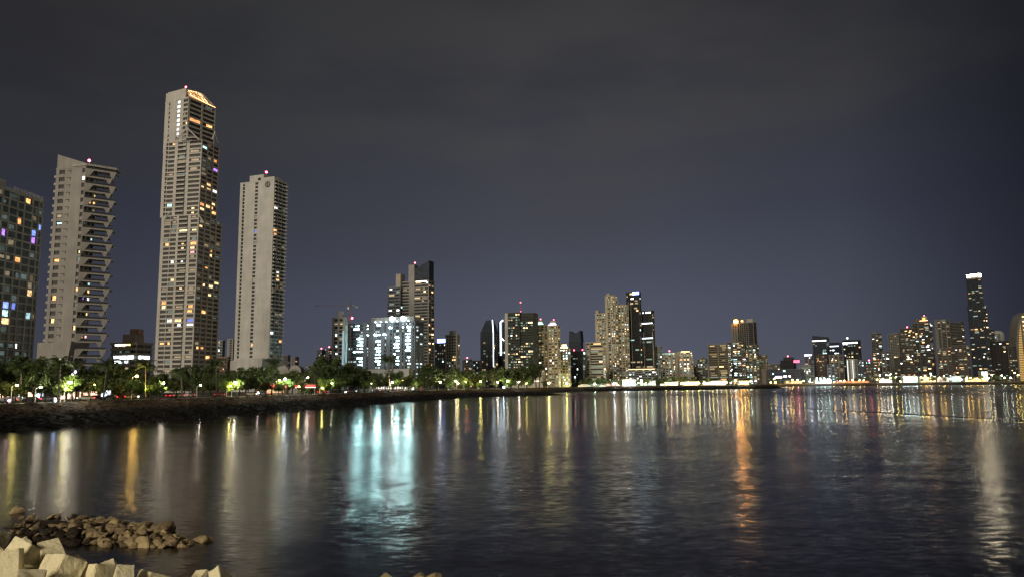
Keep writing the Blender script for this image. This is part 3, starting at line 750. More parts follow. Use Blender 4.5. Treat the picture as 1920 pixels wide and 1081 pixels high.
# behind the near towers
T = G('round', 'terrace_building', 'low terraced building with white lit shopfront bands between two towers', 'building', 208, 255, 283, 641, 430, 40, 3.1, 'w1 w1 w1 w1', 'w1 w1', (.42, .37, .29), DG, 5, 'd', sp=.5, ov=.8, cap=(.3, .8, 5))
b_ = MB(); b_.box((T.w * .5, 4, T.H + 6), (T.w * .75, 10, T.H + 9.5)); T.part(b_, 'water_tank', mat('tank_brick', (.3, .17, .13)))
b_ = MB(); b_.cyl((T.w * .85, 5, T.H + 6), (T.w * .85, 5, T.H + 9), 1.3, k=12); T.part(b_, 'water_tank', mat('tank_brick', (.3, .17, .13)))
zz = zof(T, 245, 669, 430)
for u in (.15, .42, .7): strip(T, 'shop_window', 0, u, u + .24, zz - .9, zz + .9, emit('shop_white', (.85, .95, 1), 5, .4, .2), .75, .95)
strip(T, 'shop_window', 1, .08, .8, zz - .9, zz + .9, emit('shop_white', (.85, .95, 1), 5, .4, .2), .75, .95)
strip(T, 'sign', 0, .18, .62, zof(T, 240, 645, 430) - .7, zof(T, 240, 645, 430) + .7, lightm((1, .80, .66), 5, 'sign_warm'), .75, .95)
strip(T, 'sign', 0, .66, .78, zof(T, 240, 645, 430) - .6, zof(T, 240, 645, 430) + .6, lightm((1, .85, .2), 3, 'sign_yellow'), .75, .95)
zz = zof(T, 245, 677.5, 430)
strip(T, 'shop_window', 0, .18, .42, zz - .7, zz + .7, emit('shop_white', (.85, .95, 1), 5, .4, .2), .75, .95)
# its shopfront lettering (the letters one can still read: MLT)
b_ = MB(); s_ = T.w * .020; ux = T.w * .60
def stroke(p, q): b_.cyl((ux + p[0] * s_, -1.0, zz + p[1] * s_), (ux + q[0] * s_, -1.0, zz + q[1] * s_), s_ * .30, k=5)
for p, q in (((0, -2), (0, 2)), ((0, 2), (1, 0)), ((1, 0), (2, 2)), ((2, 2), (2, -2)), ((3.2, 2), (3.2, -2)), ((3.2, -2), (4.8, -2)), ((5.4, 2), (7.4, 2)), ((6.4, 2), (6.4, -2))): stroke(p, q)
T.part(b_, 'lettering', lightm((.85, .92, 1), 3, 'lettering'))
b_ = MB(); b_.box((T.w * .05, -6, 0), (T.w * .22, -5, zof(T, 222, 676, 430))); T.part(b_, 'sign_pylon', wallm((.48, .44, .34)))
G('b1', 'apartment_block', 'small pale block with teal windows just right of the tallest tower', 'apartment block', 403, 416, 421, 637, 900, 35, 3.2, 'w1 w1 w1', 'w1', (.34, .35, .34), TEAL, 9, 'c', nd=8)
G('b2', 'apartment_block', 'small grey block touching the left side of the white slab tower', 'apartment block', 425, 436, 446, 634, 950, 45, 3.2, 's1 w1 s.4', 'w1 w1', (.33, .32, .29), DG, 3, 'm', nd=4)
G('b2b', 'apartment_block', 'low rust red roofed block glimpsed between the two tallest towers', 'apartment block', 404, 426, 431, 668, 760, 35, 3.2, 'w1 w1 w1 w1', 'w1', (.30, .17, .12), DG, 3, 'w', nd=4)
G('b3', 'apartment_block', 'short dark block with a warm top light right of the white slab tower', 'apartment block', 531, 539, 544, 665, 900, 35, 3.2, 'w1 w1', 'w1', (.17, .16, .15), DG, 3, 'w', nd=3)
G('b4', 'apartment_block', 'short narrow block with a red lit stair column near the white slab tower', 'apartment block', 545, 553, 560, 668, 950, 35, 3.2, 's1 w.6 s1', 'w1', (.22, .19, .18), DG, 4, 'w', nd=3)
T = G('cn1', 'office_tower', 'distant hazy tower dotted with blue lights left of the construction crane', 'tower', 594, 603, 610, 655, 1300, 35, 3.4, 'w1 w1 w1', 'w1 w1', (.13, .13, .18), DB, 12, 'm', nd=10, beac=True)
b_ = T.random_light(5, ['fblue'], random.Random(1))
T = G('cn2', 'office_tower', 'distant hazy tower with red beacon touching the construction site tower', 'tower', 609, 617, 624, 652, 1350, 35, 3.4, 'w1 w1 w1', 'w1', (.15, .13, .15), DB, 9, 'm', nd=8, beac=True)
G('cn3', 'apartment_block', 'low block peeping over the trees left of the construction site', 'apartment block', 573, 588, 597, 683, 800, 35, 3.2, 'w1 w1 w1', 'w1', (.17, .16, .15), DG, 2, 'w', nd=3)

# construction site: slim tower and wide floodlit block
T = G('ht', 'stair_tower', 'slim pale stair tower at the left end of the floodlit construction block', 'tower', 622, 646, 651, 594, 660, 30, 3.3, 's.5 w1 s.3 w1 s.5', 's1', (.42, .42, .39), DG, 8, 'c', cap=(.4, .75, 5.5), nd=10)
b_ = MB(); b_.box((T.w * .85, -.9, 1), (T.w * .98, -.6, zof(T, 645, 620, 660))); T.part(b_, 'hoist_track', emit('hoist_light', (.55, .8, .95), .4, 0, 0))
DH = 650
HB = G('hb', 'construction_block', 'wide unfinished block full of white work lights with floodlights along its roof', 'building under construction', 651, 778, 795, 601, DH, 30, 2.95,
       'w5.5 w5.5 w7 w5 w7 s7 w3.5 s12.5 w4.5 w6 s7.5 w3 s7.5 w3.5 s2.5 w4.5 w6 s5 w3.5 s2.5 w4 w6 s4 w2 s2', 's.3 w1 s.3 w1 s.3', (.17, .20, .235), (.030, .040, .046), 0, 'd', sp=.34, pw=.12, deep=20)
items = []
for (x, ys, ww) in ((674, (634.5, 641, 647.5, 654, 660, 672, 679, 685), 1), (679, (634.5, 647.5, 654, 660, 672, 685), 1), (669, (647.5, 660, 672), .8), (664, (618, 660), 1), (670, (611, 618), .7), (711, (610, 641, 647.5, 654, 660, 666, 672, 678, 685), 1), (706, (641, 654, 666, 672, 678), .8),
                    (743, (634.5, 640.5, 647, 653, 659, 666, 671, 678, 684), 1), (748, (634.5, 640.5, 653, 671), .8), (738, (647, 653, 666), .7), (765.5, (610, 616, 627, 634.5, 641, 647, 653, 659, 666, 671, 678, 684), 1), (760, (628, 634.5, 641, 653, 659), .9),
                    (700, (628,), 1), (696, (628,), .7), (721, (628,), 1), (716, (628,), .8), (733, (616,), 1), (688, (611, 617), .5), (752, (610,), .7)):
    for y in ys: items.append((x, y, 'work', ww * .8, .44))
HB.light(items)
HB.random_light(70, ['workdim', 'workdim', 'workdim', 'fdimc'], random.Random(4), (.4, .9))
HB.random_light(10, ['fdimc', 'dimcool'], random.Random(9), (.4, .9))
b_ = MB(); b_.box((HB.w * .36, .3, HB.H + 1.41), (HB.w * .98, 12, HB.H + 5.2)); HB.part(b_, 'roof_storey', wallm((.42, .45, .45)))
b_ = MB()
for i in range(26): b_.box((HB.w * (.37 + .0232 * i), -.35, HB.H + 1.42), (HB.w * (.37 + .0232 * i) + .22, -.05, HB.H + 5.6))
b_.box((HB.w * .36, -.4, HB.H + 5.1), (HB.w * .985, -.02, HB.H + 5.5)); HB.part(b_, 'scaffolding', wallm((.5, .5, .48)))
for i, u in enumerate((.44, .52, .60, .68, .76, .84, .92)):
    q = MB().ball((HB.w * u, -2.2, HB.H + 1.6 + (2.4 if i in (3, 5) else 0)), .6 if i not in (3, 5) else 1.7, 10, 6).cyl((HB.w * u, -2.2, HB.H + 1.6), (HB.w * u, .4, HB.H + 1.3), .1, k=5)
    HB.part(q, 'floodlight', lightm((.80, .96, 1), 26, 'flood_white') if i in (3, 5) else lightm((.80, .96, 1), 8, 'flood_small'))
for (x, y) in ((711, 610), (700, 628), (721, 628), (766.6, 615), (679, 634.5), (711, 641), (743, 634.5), (733, 616), (766, 634), (766, 647), (711, 660), (743, 647)):
    c = HB.find(x, y); q = MB().ball((c[1], -2.4, c[2]), .85, 10, 6).cyl((c[1], -2.4, c[2]), (c[1], .2, c[2] - .3), .08, k=5); HB.part(q, 'floodlight', lightm((.75, .95, 1), 22, 'flood_cool'))
b_ = MB(); b_.box((HB.w * .35, -10, 0), (HB.w * 1.0, -2, zof(HB, 740, 691, DH))); HB.part(b_, 'entrance_hall', wallm((.5, .5, .48)))
b_ = MB()
for i in range(14): b_.box((HB.w * (.5 + .034 * i), -10.3, 1.0), (HB.w * (.5 + .034 * i) + 1.2, -10.05, 3.6))
HB.part(b_, 'hall_window', emit('hall_light', (1, .93, .8), 1.6, .3, 0))
# tower crane in front of it
cx = at_y(655.5, 650, 640)
cr = thing('tower_crane', 'orange lattice tower crane standing before the unfinished block', 'crane', (cx.x, 640, LZ))
crm_ = mat('crane_orange', (.10, .075, .06), .6)
zc = at_y(655, 596, 640).z - LZ; zj = at_y(655, 574, 640).z - LZ
def lattice(p, q, hw, step, ax):
    b_ = MB(); p = Vector(p); q = Vector(q); ln = (q - p).length; d = (q - p) / ln; n = int(ln / step)
    s1 = Vector(ax[0]); s2 = Vector(ax[1]); cs = [s1 * a * hw + s2 * b2 * hw for a, b2 in ((1, 1), (1, -1), (-1, -1), (-1, 1))]
    for c in cs: b_.cyl(p + c, q + c, hw * .16, k=5)
    for i in range(n):
        for k_ in range(4):
            c1, c2 = cs[k_], cs[(k_ + 1) % 4]
            b_.cyl(p + d * (i * step) + c1, p + d * ((i + 1) * step) + c2, hw * .10, k=4)
    return b_
lattice((0, 0, 0), (0, 0, zj), .7, 2.4, ((1, 0, 0), (0, 1, 0))).build('mast', crm_, cr)
xj = at_y(588, 574, 640).x - cx.x
lattice((6, 1.4, zj + 1), (xj, 1.4, zj + 1), .24, 2.0, ((0, 1, 0), (0, 0, 1))).build('jib', crm_, cr)
MB().cyl((0, 0, zj), (0, 0, zj + 6), .5, .2).cyl((0, 0, zj + 6), (xj * .6, 1.2, zj + 1.5), .07, k=4).cyl((0, 0, zj + 6), (5.5, 1, zj + 1.5), .07, k=4).build('tie_bars', crm_, cr)
MB().box((4, .4, zj - 1.2), (6, 2.4, zj + .4)).build('counterweight', wallm(GREY), cr)
MB().box((-2.6, -1, zj - 2.4), (-1.1, .8, zj - .2)).build('cab', mat('crane_cab', (.35, .33, .30)), cr)
MB().ball((2.0, -1.2, zc), .85, 8, 6).build('beacon', BEACON, cr)
# pair of towers behind the construction block
D8 = 800
T = G('t8a', 'apartment_tower', 'stepped grey glass tower with a dark wedge shaped top behind the construction block', 'tower', 750, 803.5, 814, 525, D8, 28, 3.3, 'w1.3*1 s.8 w1 w1 s.1', 'w1 w1', (.36, .35, .32), DG, 26, 'w', sp=.42, pw=.25, nd=22)
wd = T.w
b_ = MB(); z1_ = zof(T, 777, 502, D8); z2_ = zof(T, 803, 488, D8)
b_.prism([(wd * .5, 1), (wd * .995, 1), (wd * .995, 12), (wd * .5, 12)], T.H + 1.41, [z1_, z2_, z2_, z1_]); T.part(b_, 'wedge_top', glassm(DB))
b_ = MB(); b_.box((wd * .28, .3, T.H + 1.412), (wd * .49, 8, zof(T, 770, 494, D8))); T.part(b_, 'lift_core', T.wallm)
strip(T, 'sky_lounge', 0, .55, .93, T.H - .3, T.H + 1.0, emit('lounge', (1, .85, .6), 3, .5, 0))
beacon(T, wd * .45, 4, zof(T, 770, 494, D8), .8, 2)
T = G('t8b', 'apartment_tower', 'lower glass tower with a beige lift core on top, left of the wedge topped tower', 'tower', 726, 750, 755, 537, D8 + 8, 30, 3.3, 'w1.4 w.9', 'w1', (.30, .31, .32), DB, 9, 'c', sp=.36, pw=.2, nd=12)
b_ = MB(); b_.box((T.w * .62, .3, T.H + 1.41), (T.w * .99, 10, zof(T, 748, 511, D8))); T.part(b_, 'lift_core', wallm((.5, .45, .37)))
T = G('sign1', 'office_building', 'dark office block with a glowing blue rooftop sign beside a pale capped tower', 'office building', 815, 836, 841, 642, 900, 30, 3.3, 'w1*5', 'w1', (.10, .10, .12), DB, 14, 'c', sp=.3, nd=14, beac=False)
strip(T, 'sign', 0, .25, .98, T.H + 1.6, T.H + 6.2, L_BLUE)
strip(T, 'sign_emblem', 0, .28, .50, T.H + 2.2, T.H + 5.6, L_WHITE, .52, .7)
G('cap', 'apartment_tower', 'pale capped apartment tower right of the blue rooftop sign', 'tower', 835, 857, 862, 626, 860, 30, 3.3, 's.4 w1 w1 s.3 w1 w1 s.4', 's1 w1', (.46, .43, .36), DG, 9, 'w', cap=(.3, .7, 4.5), nd=14)
G('s1', 'apartment_block', 'short lit block with a red beacon beyond the palms right of the pale capped tower', 'apartment block', 867, 881, 885, 673, 1000, 30, 3.2, 'w1*4', 'w1', (.24, .21, .17), DG, 9, 'w', nd=8, beac=True)
G('s2', 'apartment_block', 'short grey block with white roof lights left of the chamfered glass tower', 'apartment block', 886, 899, 904, 675, 960, 30, 3.2, 'w1 s.5 w1 s.5', 'w1', (.20, .19, .18), DG, 4, 'c', nd=6)
# chamfered dark glass tower
T = G('cham', 'glass_tower', 'dark glass tower with chamfered shoulders and a light strip down its right edge', 'tower', 901, 925, 934, 622, 980, 30, 3.5, 'w1*5', 'w1 w1', (.045, .048, .06), DB, 9, 'w', sp=.12, pw=.12, nd=16)
b_ = MB(); zc1 = zof(T, 915, 599, 980)
b_.v = [(0, 0, T.H + 1.41), (T.w, 0, T.H + 1.41), (T.w, T.dp, T.H + 1.41), (0, T.dp, T.H + 1.41), (T.w * .38, 2, zc1), (T.w * .85, 2, zc1), (T.w * .85, T.dp * .7, zc1), (T.w * .38, T.dp * .7, zc1)]
b_.f = [(0, 3, 2, 1), (4, 5, 6, 7), (0, 1, 5, 4), (1, 2, 6, 5), (2, 3, 7, 6), (3, 0, 4, 7)]; T.part(b_, 'crown', glassm(DB))
b_ = MB(); b_.cyl((T.w + .3, -.3, T.H * .38), (T.w + .3, -.3, T.H + 1), .55, k=6); b_.cyl((T.w + .3, -.3, T.H + 1), (T.w * .9, 1.5, zc1), .7, k=6); T.part(b_, 'light_strip', lightm((.72, .85, 1), 3, 'edge_led'))
# bright vertical led
T = G('led', 'office_tower', 'narrow dark tower outlined by a bright white vertical light line', 'tower', 934, 944, 951, 604, 1000, 35, 3.4, 'w1 w1', 'w1 w1', (.05, .055, .08), DB, 4, 'c', sp=.15, pw=.12, nd=8)
b_ = MB(); b_.cyl((T.w * .55, -.9, T.H * .50), (T.w * .55, -.9, T.H + 2), .75, k=6); b_.cyl((T.w * .55, -.9, T.H + 2), (T.w * 1.0, -.9, T.H + 4.5), .9, k=6); b_.cyl((T.w * .60, -.9, T.H * .78), (T.w * 1.2, -.9, T.H * .73), .5, k=6); T.part(b_, 'light_line', L_LEDW)
# dark green twin slab
DT = 850
T = G('twin', 'apartment_tower', 'dark green twin slab tower with a pale left edge and a red lattice antenna', 'tower', 947, 975.5, 976, 585, DT, 20, 3.0, 's1.25 b1 b1 b1 b1 b1', '', (.075, .085, .070), (.014, .018, .016), 22, 'g', sp=.38, pw=.2, nd=40)
b_ = MB(); T.fbox(b_, 0, 0, T.w * .2, .1, .3, 0, T.H + 1); T.part(b_, 'pale_edge', wallm((.50, .48, .44)))
T2b = Tower('', '', '', (T.O.x + T.w * math.cos(T.yaw) + .3, T.O.y + T.w * math.sin(T.yaw) + 3), T.yaw, (1002 - 977) / FPX * DT * 1.02, 18, ztop_of(990, 588, DT), 3.0, 's.05 b1 b1 b1 b1 b1 s.1', 's1', (.075, .085, .070), (.014, .018, .016), .38, .2, parent=T.root)
T2b.random_light(22, PALS['g'], random.Random(17)); T2b.random_light(35, PALS['d'], random.Random(18))
b_ = MB(); b_.cyl((T.w - .2, 3, T.H + 1.4), (T.w - .2, 3, zof(T, 978, 557, DT)), .35, .12, k=6); T.part(b_, 'antenna', mat('antenna_red', (.4, .08, .06)))
zq = zof(T, 977, 566, DT); q = MB().ball((T.w - .2, 3, zq), .75, 8, 6).ball((T.w - .2, 3, T.H + 2.6), .55, 8, 6); T.part(q, 'beacon', lightm((1, .10, .14), 9, 'beacon_soft'))
b_ = MB(); b_.box((0, -6, 0), (T.w + 28, -1.5, zof(T, 975, 697, DT))); b_.box((2, -6.3, 5), (T.w + 26, -6.1, 6)); T.part(b_, 'podium', wallm((.52, .48, .42)))
b_ = MB(); b_.box((3, -6.8, 6.6), (T.w + 24, -6.4, 7.6)); T.part(b_, 'podium_light', lightm((1, .85, .65), 2, 'podium'))
# cream twin with lit crowns
DC = 880
for (ky, lab, x0, xc, x1, yt, lm, nm, cl_) in (('cr1', 'cream floor banded tower with a teal lit crown beside the dark twin slab', 1002, 1021, 1026.5, 608, L_TEAL, 'teal', 0), ('cr2', 'cream floor banded tower with a blue lit crown, right one of the crowned pair', 1026.5, 1046, 1051, 609, lightm((.5, .55, 1), 3, 'crown_blue'), 'blue', 1)):
    T = G(ky, 'apartment_tower', lab, 'tower', x0, xc, x1, yt, DC, 28, 3.2, 's.35 w1 w1 w1 s.15', 's.3 w1', (.56, .47, .31), (.05, .045, .03), 16, 'y', sp=.42, pw=.3, nd=45)
    b_ = MB(); b_.box((T.w * .12, .5, T.H + 1.41), (T.w * .88, T.dp * .8, T.H + 3.2)); b_.box((T.w * .25, 1.5, T.H + 3.2), (T.w * .75, T.dp * .6, T.H + 7)); T.part(b_, 'crown', T.wallm)
    b_ = MB(); b_.box((T.w * .10, -.1, T.H + 1.8), (T.w * .9, .4, T.H + 2.8)); b_.box((T.w * .24, .9, T.H + 3.4), (T.w * .76, 1.4, T.H + 4.6)); T.part(b_, 'crown_light', lm)
    beacon(T, T.w * .5, 4, T.H + 7, .6, 1.2)
T = G('yc', 'apartment_tower', 'shorter tower with a yellow lit top right of the blue crowned tower', 'tower', 1049, 1065, 1070, 652, 900, 28, 3.2, 'w1 s.2 w1 s.2 w1', 'w1', (.30, .28, .24), DG, 18, 'm', sp=.35, pw=.3, nd=18, beac=True)
b_ = MB(); b_.box((0, -.3, T.H + 1.45), (T.w, .2, T.H + 3.0)); b_.box((T.w * .3, .3, T.H + 3.0), (T.w * .7, 4, T.H + 6)); T.part(b_, 'crown_light', L_YEL)
# notched dark tower behind
T = G('notch', 'glass_tower', 'distant dark blue glass tower with a V notched top', 'tower', 1067, 1090, 1094, 640, 1300, 24, 3.6, 'w1*6', 'w1', (.035, .04, .06), DB, 0, 'c', sp=.1, pw=.1)
b_ = MB(); h = T.H + 1.41; zk = zof(T, 1069, 619, 1300)
b_.v = [(0, 0, h), (T.w, 0, h), (T.w, 12, h), (0, 12, h), (T.w * .06, 0, zk), (T.w * .5, 0, zk - 6), (T.w * .94, 0, zk), (T.w * .94, 12, zk), (T.w * .5, 12, zk - 6), (T.w * .06, 12, zk)]
b_.f = [(0, 3, 2, 1), (0, 1, 6, 5, 4), (2, 3, 9, 8, 7), (4, 5, 8, 9), (5, 6, 7, 8), (1, 2, 7, 6), (3, 0, 4, 9)]; T.part(b_, 'notched_crown', glassm(DB))
T = G('redcap', 'office_tower', 'black glass office block with two red roof lights below the notched tower', 'office building', 1070, 1093, 1099, 657, 950, 28, 3.3, 'w1*5', 'w1', (.05, .055, .055), DK, 8, 'c', sp=.2, pw=.15, nd=10)
for u in (.3, .98): T.part(MB().ball((T.w * u, 0, T.H + 2.6), .9, 8, 6), 'beacon', lightm((1, .06, .1), 14, 'beacon_big'))
G('ban', 'apartment_tower', 'tan floor banded slab with a narrow pale left strip beside the big cream cluster', 'tower', 1099, 1131, 1136, 640, 960, 25, 3.2, 's.1 w.8 s.15 d.1 b3.4 s.1', 'w1', (.40, .35, .26), DG, 9, 'w', sp=.42, pw=.15, nd=25)
T = G('curv', 'apartment_tower', 'cream tower dotted with warm windows at the left of the big cream cluster', 'tower', 1117, 1139, 1145, 586, 1050, 28, 3.2, 's.5 w1 w1 w1 w1', 's.2 w1', (.50, .44, .31), (.04, .034, .02), 34, 'y', sp=.34, pw=.8, nd=60, cap=(0, .22, 4.5))
G('main', 'apartment_tower', 'tallest cream tower of the cluster, its dark middle strip dotted with lit windows', 'tower', 1136, 1154, 1160, 553, 1040, 28, 3.2, 's.7 w.9 s.25 w.6 w.6', 's.2 w1', (.48, .42, .31), (.03, .025, .016), 52, 'y', sp=.34, pw=.5, nd=60, cap=(.1, .4, 3.5))
G('main2', 'apartment_tower', 'cream tower with ribbed facade between the cluster and the black towers', 'tower', 1159, 1172, 1180, 570, 1045, 32, 3.2, 's.3 w.8 s.25 w.8 s.2', 'w1 s.3 w1', (.42, .37, .28), (.03, .025, .018), 36, 'y', sp=.36, pw=.4, nd=50)
T = G('black1', 'glass_tower', 'tallest black tower with a blue white sign on its top', 'tower', 1176, 1200, 1204, 546, 1060, 24, 3.5, 's.12 w.7 s.1 w2 w2', 'w1', (.055, .055, .055), DK, 16, 'm', sp=.16, pw=.12, nd=10)
strip(T, 'sign', 0, .52, 1.0, T.H - 2.6, T.H + .8, lightm((.42, .68, 1), 9, 'sign_lightblue')); strip(T, 'sign_frame', 0, .48, 1.03, T.H - 3.4, T.H + 1.6, lightm((.10, .2, 1), 2, 'sign_deep'), .12, .14)
b_ = MB(); b_.cyl((T.w * .16, -.3, 1), (T.w * .16, -.3, T.H - 12), .25, k=5).cyl((T.w * .36, -.3, 1), (T.w * .36, -.3, T.H - 12), .25, k=5); T.part(b_, 'edge_rail', wallm((.5, .5, .42)))
T = G('black2', 'glass_tower', 'shorter black tower with white bands across it, right of the tallest black one', 'tower', 1203, 1224.5, 1228.5, 581, 1065, 24, 3.5, 's.15 w.8 s.12 w2.2 s.1', 'w1', (.065, .06, .045), DK, 7, 'm', sp=.16, pw=.12, nd=8)
for yy in (605, 633): strip(T, 'light_band', 0, 0, 1, zof(T, 1215, yy, 1065) - .6, zof(T, 1215, yy, 1065) + .6, L_LEDW)
b_ = MB(); b_.cyl((T.w * .2, -.4, 1), (T.w * .2, -.4, T.H * .72), .25, k=5).cyl((T.w, -.2, 1), (T.w, -.2, T.H * .72), .3, k=5); T.part(b_, 'edge_rail', wallm((.5, .5, .42)))
T.part(MB().cyl((T.w * .6, 5, T.H + 1.4), (T.w * .6, 5, T.H + 12), .25, .1), 'antenna', mat('mast_metal', (.25, .22, .22)))
T = G('pod', 'podium_building', 'low parking podium with rows of white lights under the black towers', 'podium', 1166, 1228, 1234, 690, 1030, 20, 2.8, 'w1*10', 'w1', (.30, .30, .27), DG, 34, 'c', sp=.35, pw=.3, nd=10)
strip(T, 'light_band', 0, 0, 1, T.H + .2, T.H + 1.0, lightm((1, .62, .3), 3, 'warm_band'))
G('teal', 'apartment_tower', 'narrow grey tower with a teal lit edge right of the black towers', 'tower', 1229, 1238, 1242, 648, 1080, 28, 3.2, 's.3 w1 s.2 w1', 'w1', (.28, .29, .28), TEAL, 9, 'c', sp=.35, nd=10)
T = G('p1', 'apartment_block', 'pale mid height block edged by a teal light line', 'apartment block', 1241, 1266, 1271, 660, 1090, 26, 3.1, 's.12 w1 s.2 w1 s.2 w1 s.2 w1', 's1', (.40, .38, .30), DG, 24, 'm', sp=.42, nd=20, beac=True)
b_ = MB(); b_.cyl((0, -.3, .5), (0, -.3, T.H), .35, k=5).cyl((0, -.3, T.H), (T.w, -.3, T.H), .3, k=5); T.part(b_, 'light_line', lightm((.4, .95, .95), 1, 'teal_line'))
T = G('p2', 'apartment_block', 'pale mid height block with a yellow lit roof edge, right of the teal edged one', 'apartment block', 1271, 1294, 1300, 658, 1095, 26, 3.1, 's.5 w1 s.3 w1 w1 s.2', 's.5 w1', (.42, .39, .32), TEAL, 22, 'm', sp=.42, nd=20)
strip(T, 'light_band', 0, .3, 1, T.H + .6, T.H + 1.6, L_YEL)
b_ = MB(); b_.cyl((-.4, -.4, 1), (-.4, -.4, T.H * .9), .4, k=5); T.part(b_, 'light_line', lightm((1, .6, .12), 1.0, 'amber_line'))
G('p3', 'apartment_block', 'dim narrow block between two pale mid height blocks', 'apartment block', 1299, 1306, 1309, 682, 1150, 26, 3.1, 'w1 w1', 'w1', (.16, .14, .12), DG, 3, 'w', nd=5)
G('p4', 'apartment_block', 'greenish block with a stepped top left of the dark twin block', 'apartment block', 1306, 1322, 1327, 672, 1160, 28, 3.1, 's.2 w1 w1 w1', 'w1', (.24, .24, .18), DG, 4, 'y', nd=16, cap=(.4, .7, 3))
G('dt', 'apartment_tower', 'dark twin block with scattered bright windows and a white central rib', 'tower', 1328, 1366, 1371, 644, 1100, 24, 3.0, 's.15 b2.2 s.2 b2.2 s.1', 'w1 w1', (.17, .15, .115), (.018, .016, .012), 24, 'm', sp=.40, pw=.3, nd=25)
G('mixb', 'apartment_tower', 'crowded block with orange and white windows below the orange floodlight', 'tower', 1364, 1392, 1398, 640, 1150, 26, 3.1, 's.1 w1 s.1 w1 w1 s.1', 'w1 w1', (.20, .175, .135), DG, 36, 'm', sp=.35, pw=.4, nd=30)
G('mixc', 'apartment_tower', 'narrow block with greenish lit windows under the tall ribbed tower', 'tower', 1398, 1418, 1424, 645, 1160, 26, 3.1, 'w1 w1 s.2 w1', 'w1', (.20, .19, .15), TEAL, 34, 'm', sp=.35, pw=.4, nd=20)
T = G('orng', 'hotel_tower', 'tall ribbed dark tower with a blazing orange floodlight on its roof', 'tower', 1373, 1415, 1421, 603, 1250, 24, 3.4, 's.35 d.12 s.35 d.12 s.3 d.3 s.1 d.3 s.1 d.3 s.1 d.3 s.1 d.3 s.12 d.9 s.1', 'w1', (.20, .19, .16), DK, 0, 'd', sp=.12, pw=.2)
b_ = MB(); b_.box((T.w * .68, 2, T.H + 1.41), (T.w * .95, 10, T.H + 7)); T.part(b_, 'plant_room', wallm((.4, .39, .36)))
T.part(MB().ball((T.w * .22, -.8, T.H + 4.0), 3.3, 12, 8, .75), 'floodlight', L_ORANGE)
T.part(MB().cyl((T.w * .22, .6, T.H + 4.2), (T.w * .22, 1.4, T.H + 4.2), 4.4, k=20).cyl((T.w * .5, .6, T.H + 4), (T.w * .5, 1.2, T.H + 4), 2.6, k=16), 'flood_halo', emit('flood_halo', (1, .40, .06), 1.1, 0, 0))  # glowing discs stand in for the orange halo around the lamps
T.part(MB().ball((T.w * .50, -.6, T.H + 4.2), 1.1, 10, 6, .8), 'floodlight', lightm((1, .6, .25), 10, 'flood_orange_small'))
G('q1', 'apartment_block', 'small yellowish block right of the ribbed tower with the orange floodlight', 'apartment block', 1424, 1436, 1440, 664, 1300, 28, 3.1, 'w1 w1 w1', 'w1', (.30, .27, .18), DG, 9, 'y', nd=12)
T = G('low1', 'shopping_hall', 'low beige hall with two yellow lit windows by the water', 'hall', 1403, 1436, 1441, 693, 1180, 20, 9, 's1', 's1', (.22, .19, .155), DG, 0, 'd')
for u in (.18, .5): strip(T, 'window', 0, u, u + .16, 2.0, 6.0, WIN['fyellow'], .12, .2)
T = G('low2', 'shopping_hall', 'low dark hall with a blue sign along its front, lamps before it', 'hall', 1436, 1500, 1508, 691, 1500, 18, 5, 'w1*8', 's1', (.10, .11, .13), DB, 6, 'c', sp=.3)
strip(T, 'sign', 0, .28, .46, T.H * .40, T.H * .55, lightm((.35, .5, 1), 6, 'sign_blue_low'))
G('q2', 'apartment_block', 'low pale apartment row behind the dark hall', 'apartment block', 1439, 1462, 1467, 681, 1650, 28, 3.1, 'w1*5', 'w1', (.28, .27, .24), DG, 10, 'y', nd=10)
T = G('q3', 'office_building', 'dark boxy office building with a red sign on its right end', 'office building', 1464, 1488, 1493, 674, 1620, 26, 3.6, 'w1*4', 'w1', (.05, .045, .05), DK, 0, 'd', cap=(.2, .9, 6), beac=True)
strip(T, 'sign', 0, 1.02, 1.45, T.H - 4.6, T.H + .6, L_RED, -2, -.5)
T = G('q4', 'office_building', 'grey office block with a blue white sign on the roof edge', 'office building', 1508, 1523, 1527, 665, 1600, 28, 3.3, 's.3 w1 s.3 w1', 'w1', (.20, .21, .24), DB, 7, 'c', nd=7)
strip(T, 'sign', 0, .1, 1.0, T.H + .2, T.H + 3.0, lightm((.6, .7, 1), 7, 'sign_white_blue'))
G('q5', 'apartment_block', 'short white lit block with greenish windows by the shore', 'apartment block', 1499, 1520, 1526, 684, 1560, 26, 3.1, 'w1*5', 'w1', (.46, .48, .43), TEAL, 22, 'c', nd=8)
T = G('q6', 'glass_tower', 'dark glass tower with a white band of light below its slanted top', 'tower', 1525, 1551, 1557, 632, 1620, 26, 3.5, 'w1*6', 'w1', (.05, .055, .065), DB, 8, 'c', sp=.14, pw=.12, nd=8)
strip(T, 'light_band', 0, 0, 1, zof(T, 1541, 637.5, 1620) - 1.1, zof(T, 1541, 637.5, 1620) + 1.1, lightm((1, .93, .80), 4, 'band_warm'))
T.part(MB().prism([(0, 0), (T.w, 0), (T.w, 10), (0, 10)], T.H + 1.41, [T.H + 7, T.H + 2.5, T.H + 2.5, T.H + 7]), 'slanted_top', glassm(DB))
G('q7', 'apartment_block', 'brown slab in front of the glass tower with the white band', 'apartment block', 1531, 1546, 1551, 663, 1560, 28, 3.1, 'w1 w1 w1', 'w1', (.17, .11, .075), DG, 6, 'm', nd=12)
T = G('q8', 'glass_tower', 'navy glass tower with a thin white band at its top', 'tower', 1557, 1574, 1580, 641, 1660, 28, 3.5, 'w1*4', 's1', (.035, .042, .07), DB, 5, 'c', sp=.14, pw=.12)
strip(T, 'light_band', 0, 0, 1, zof(T, 1567, 648, 1660) - .8, zof(T, 1567, 648, 1660) + .8, L_LEDW)
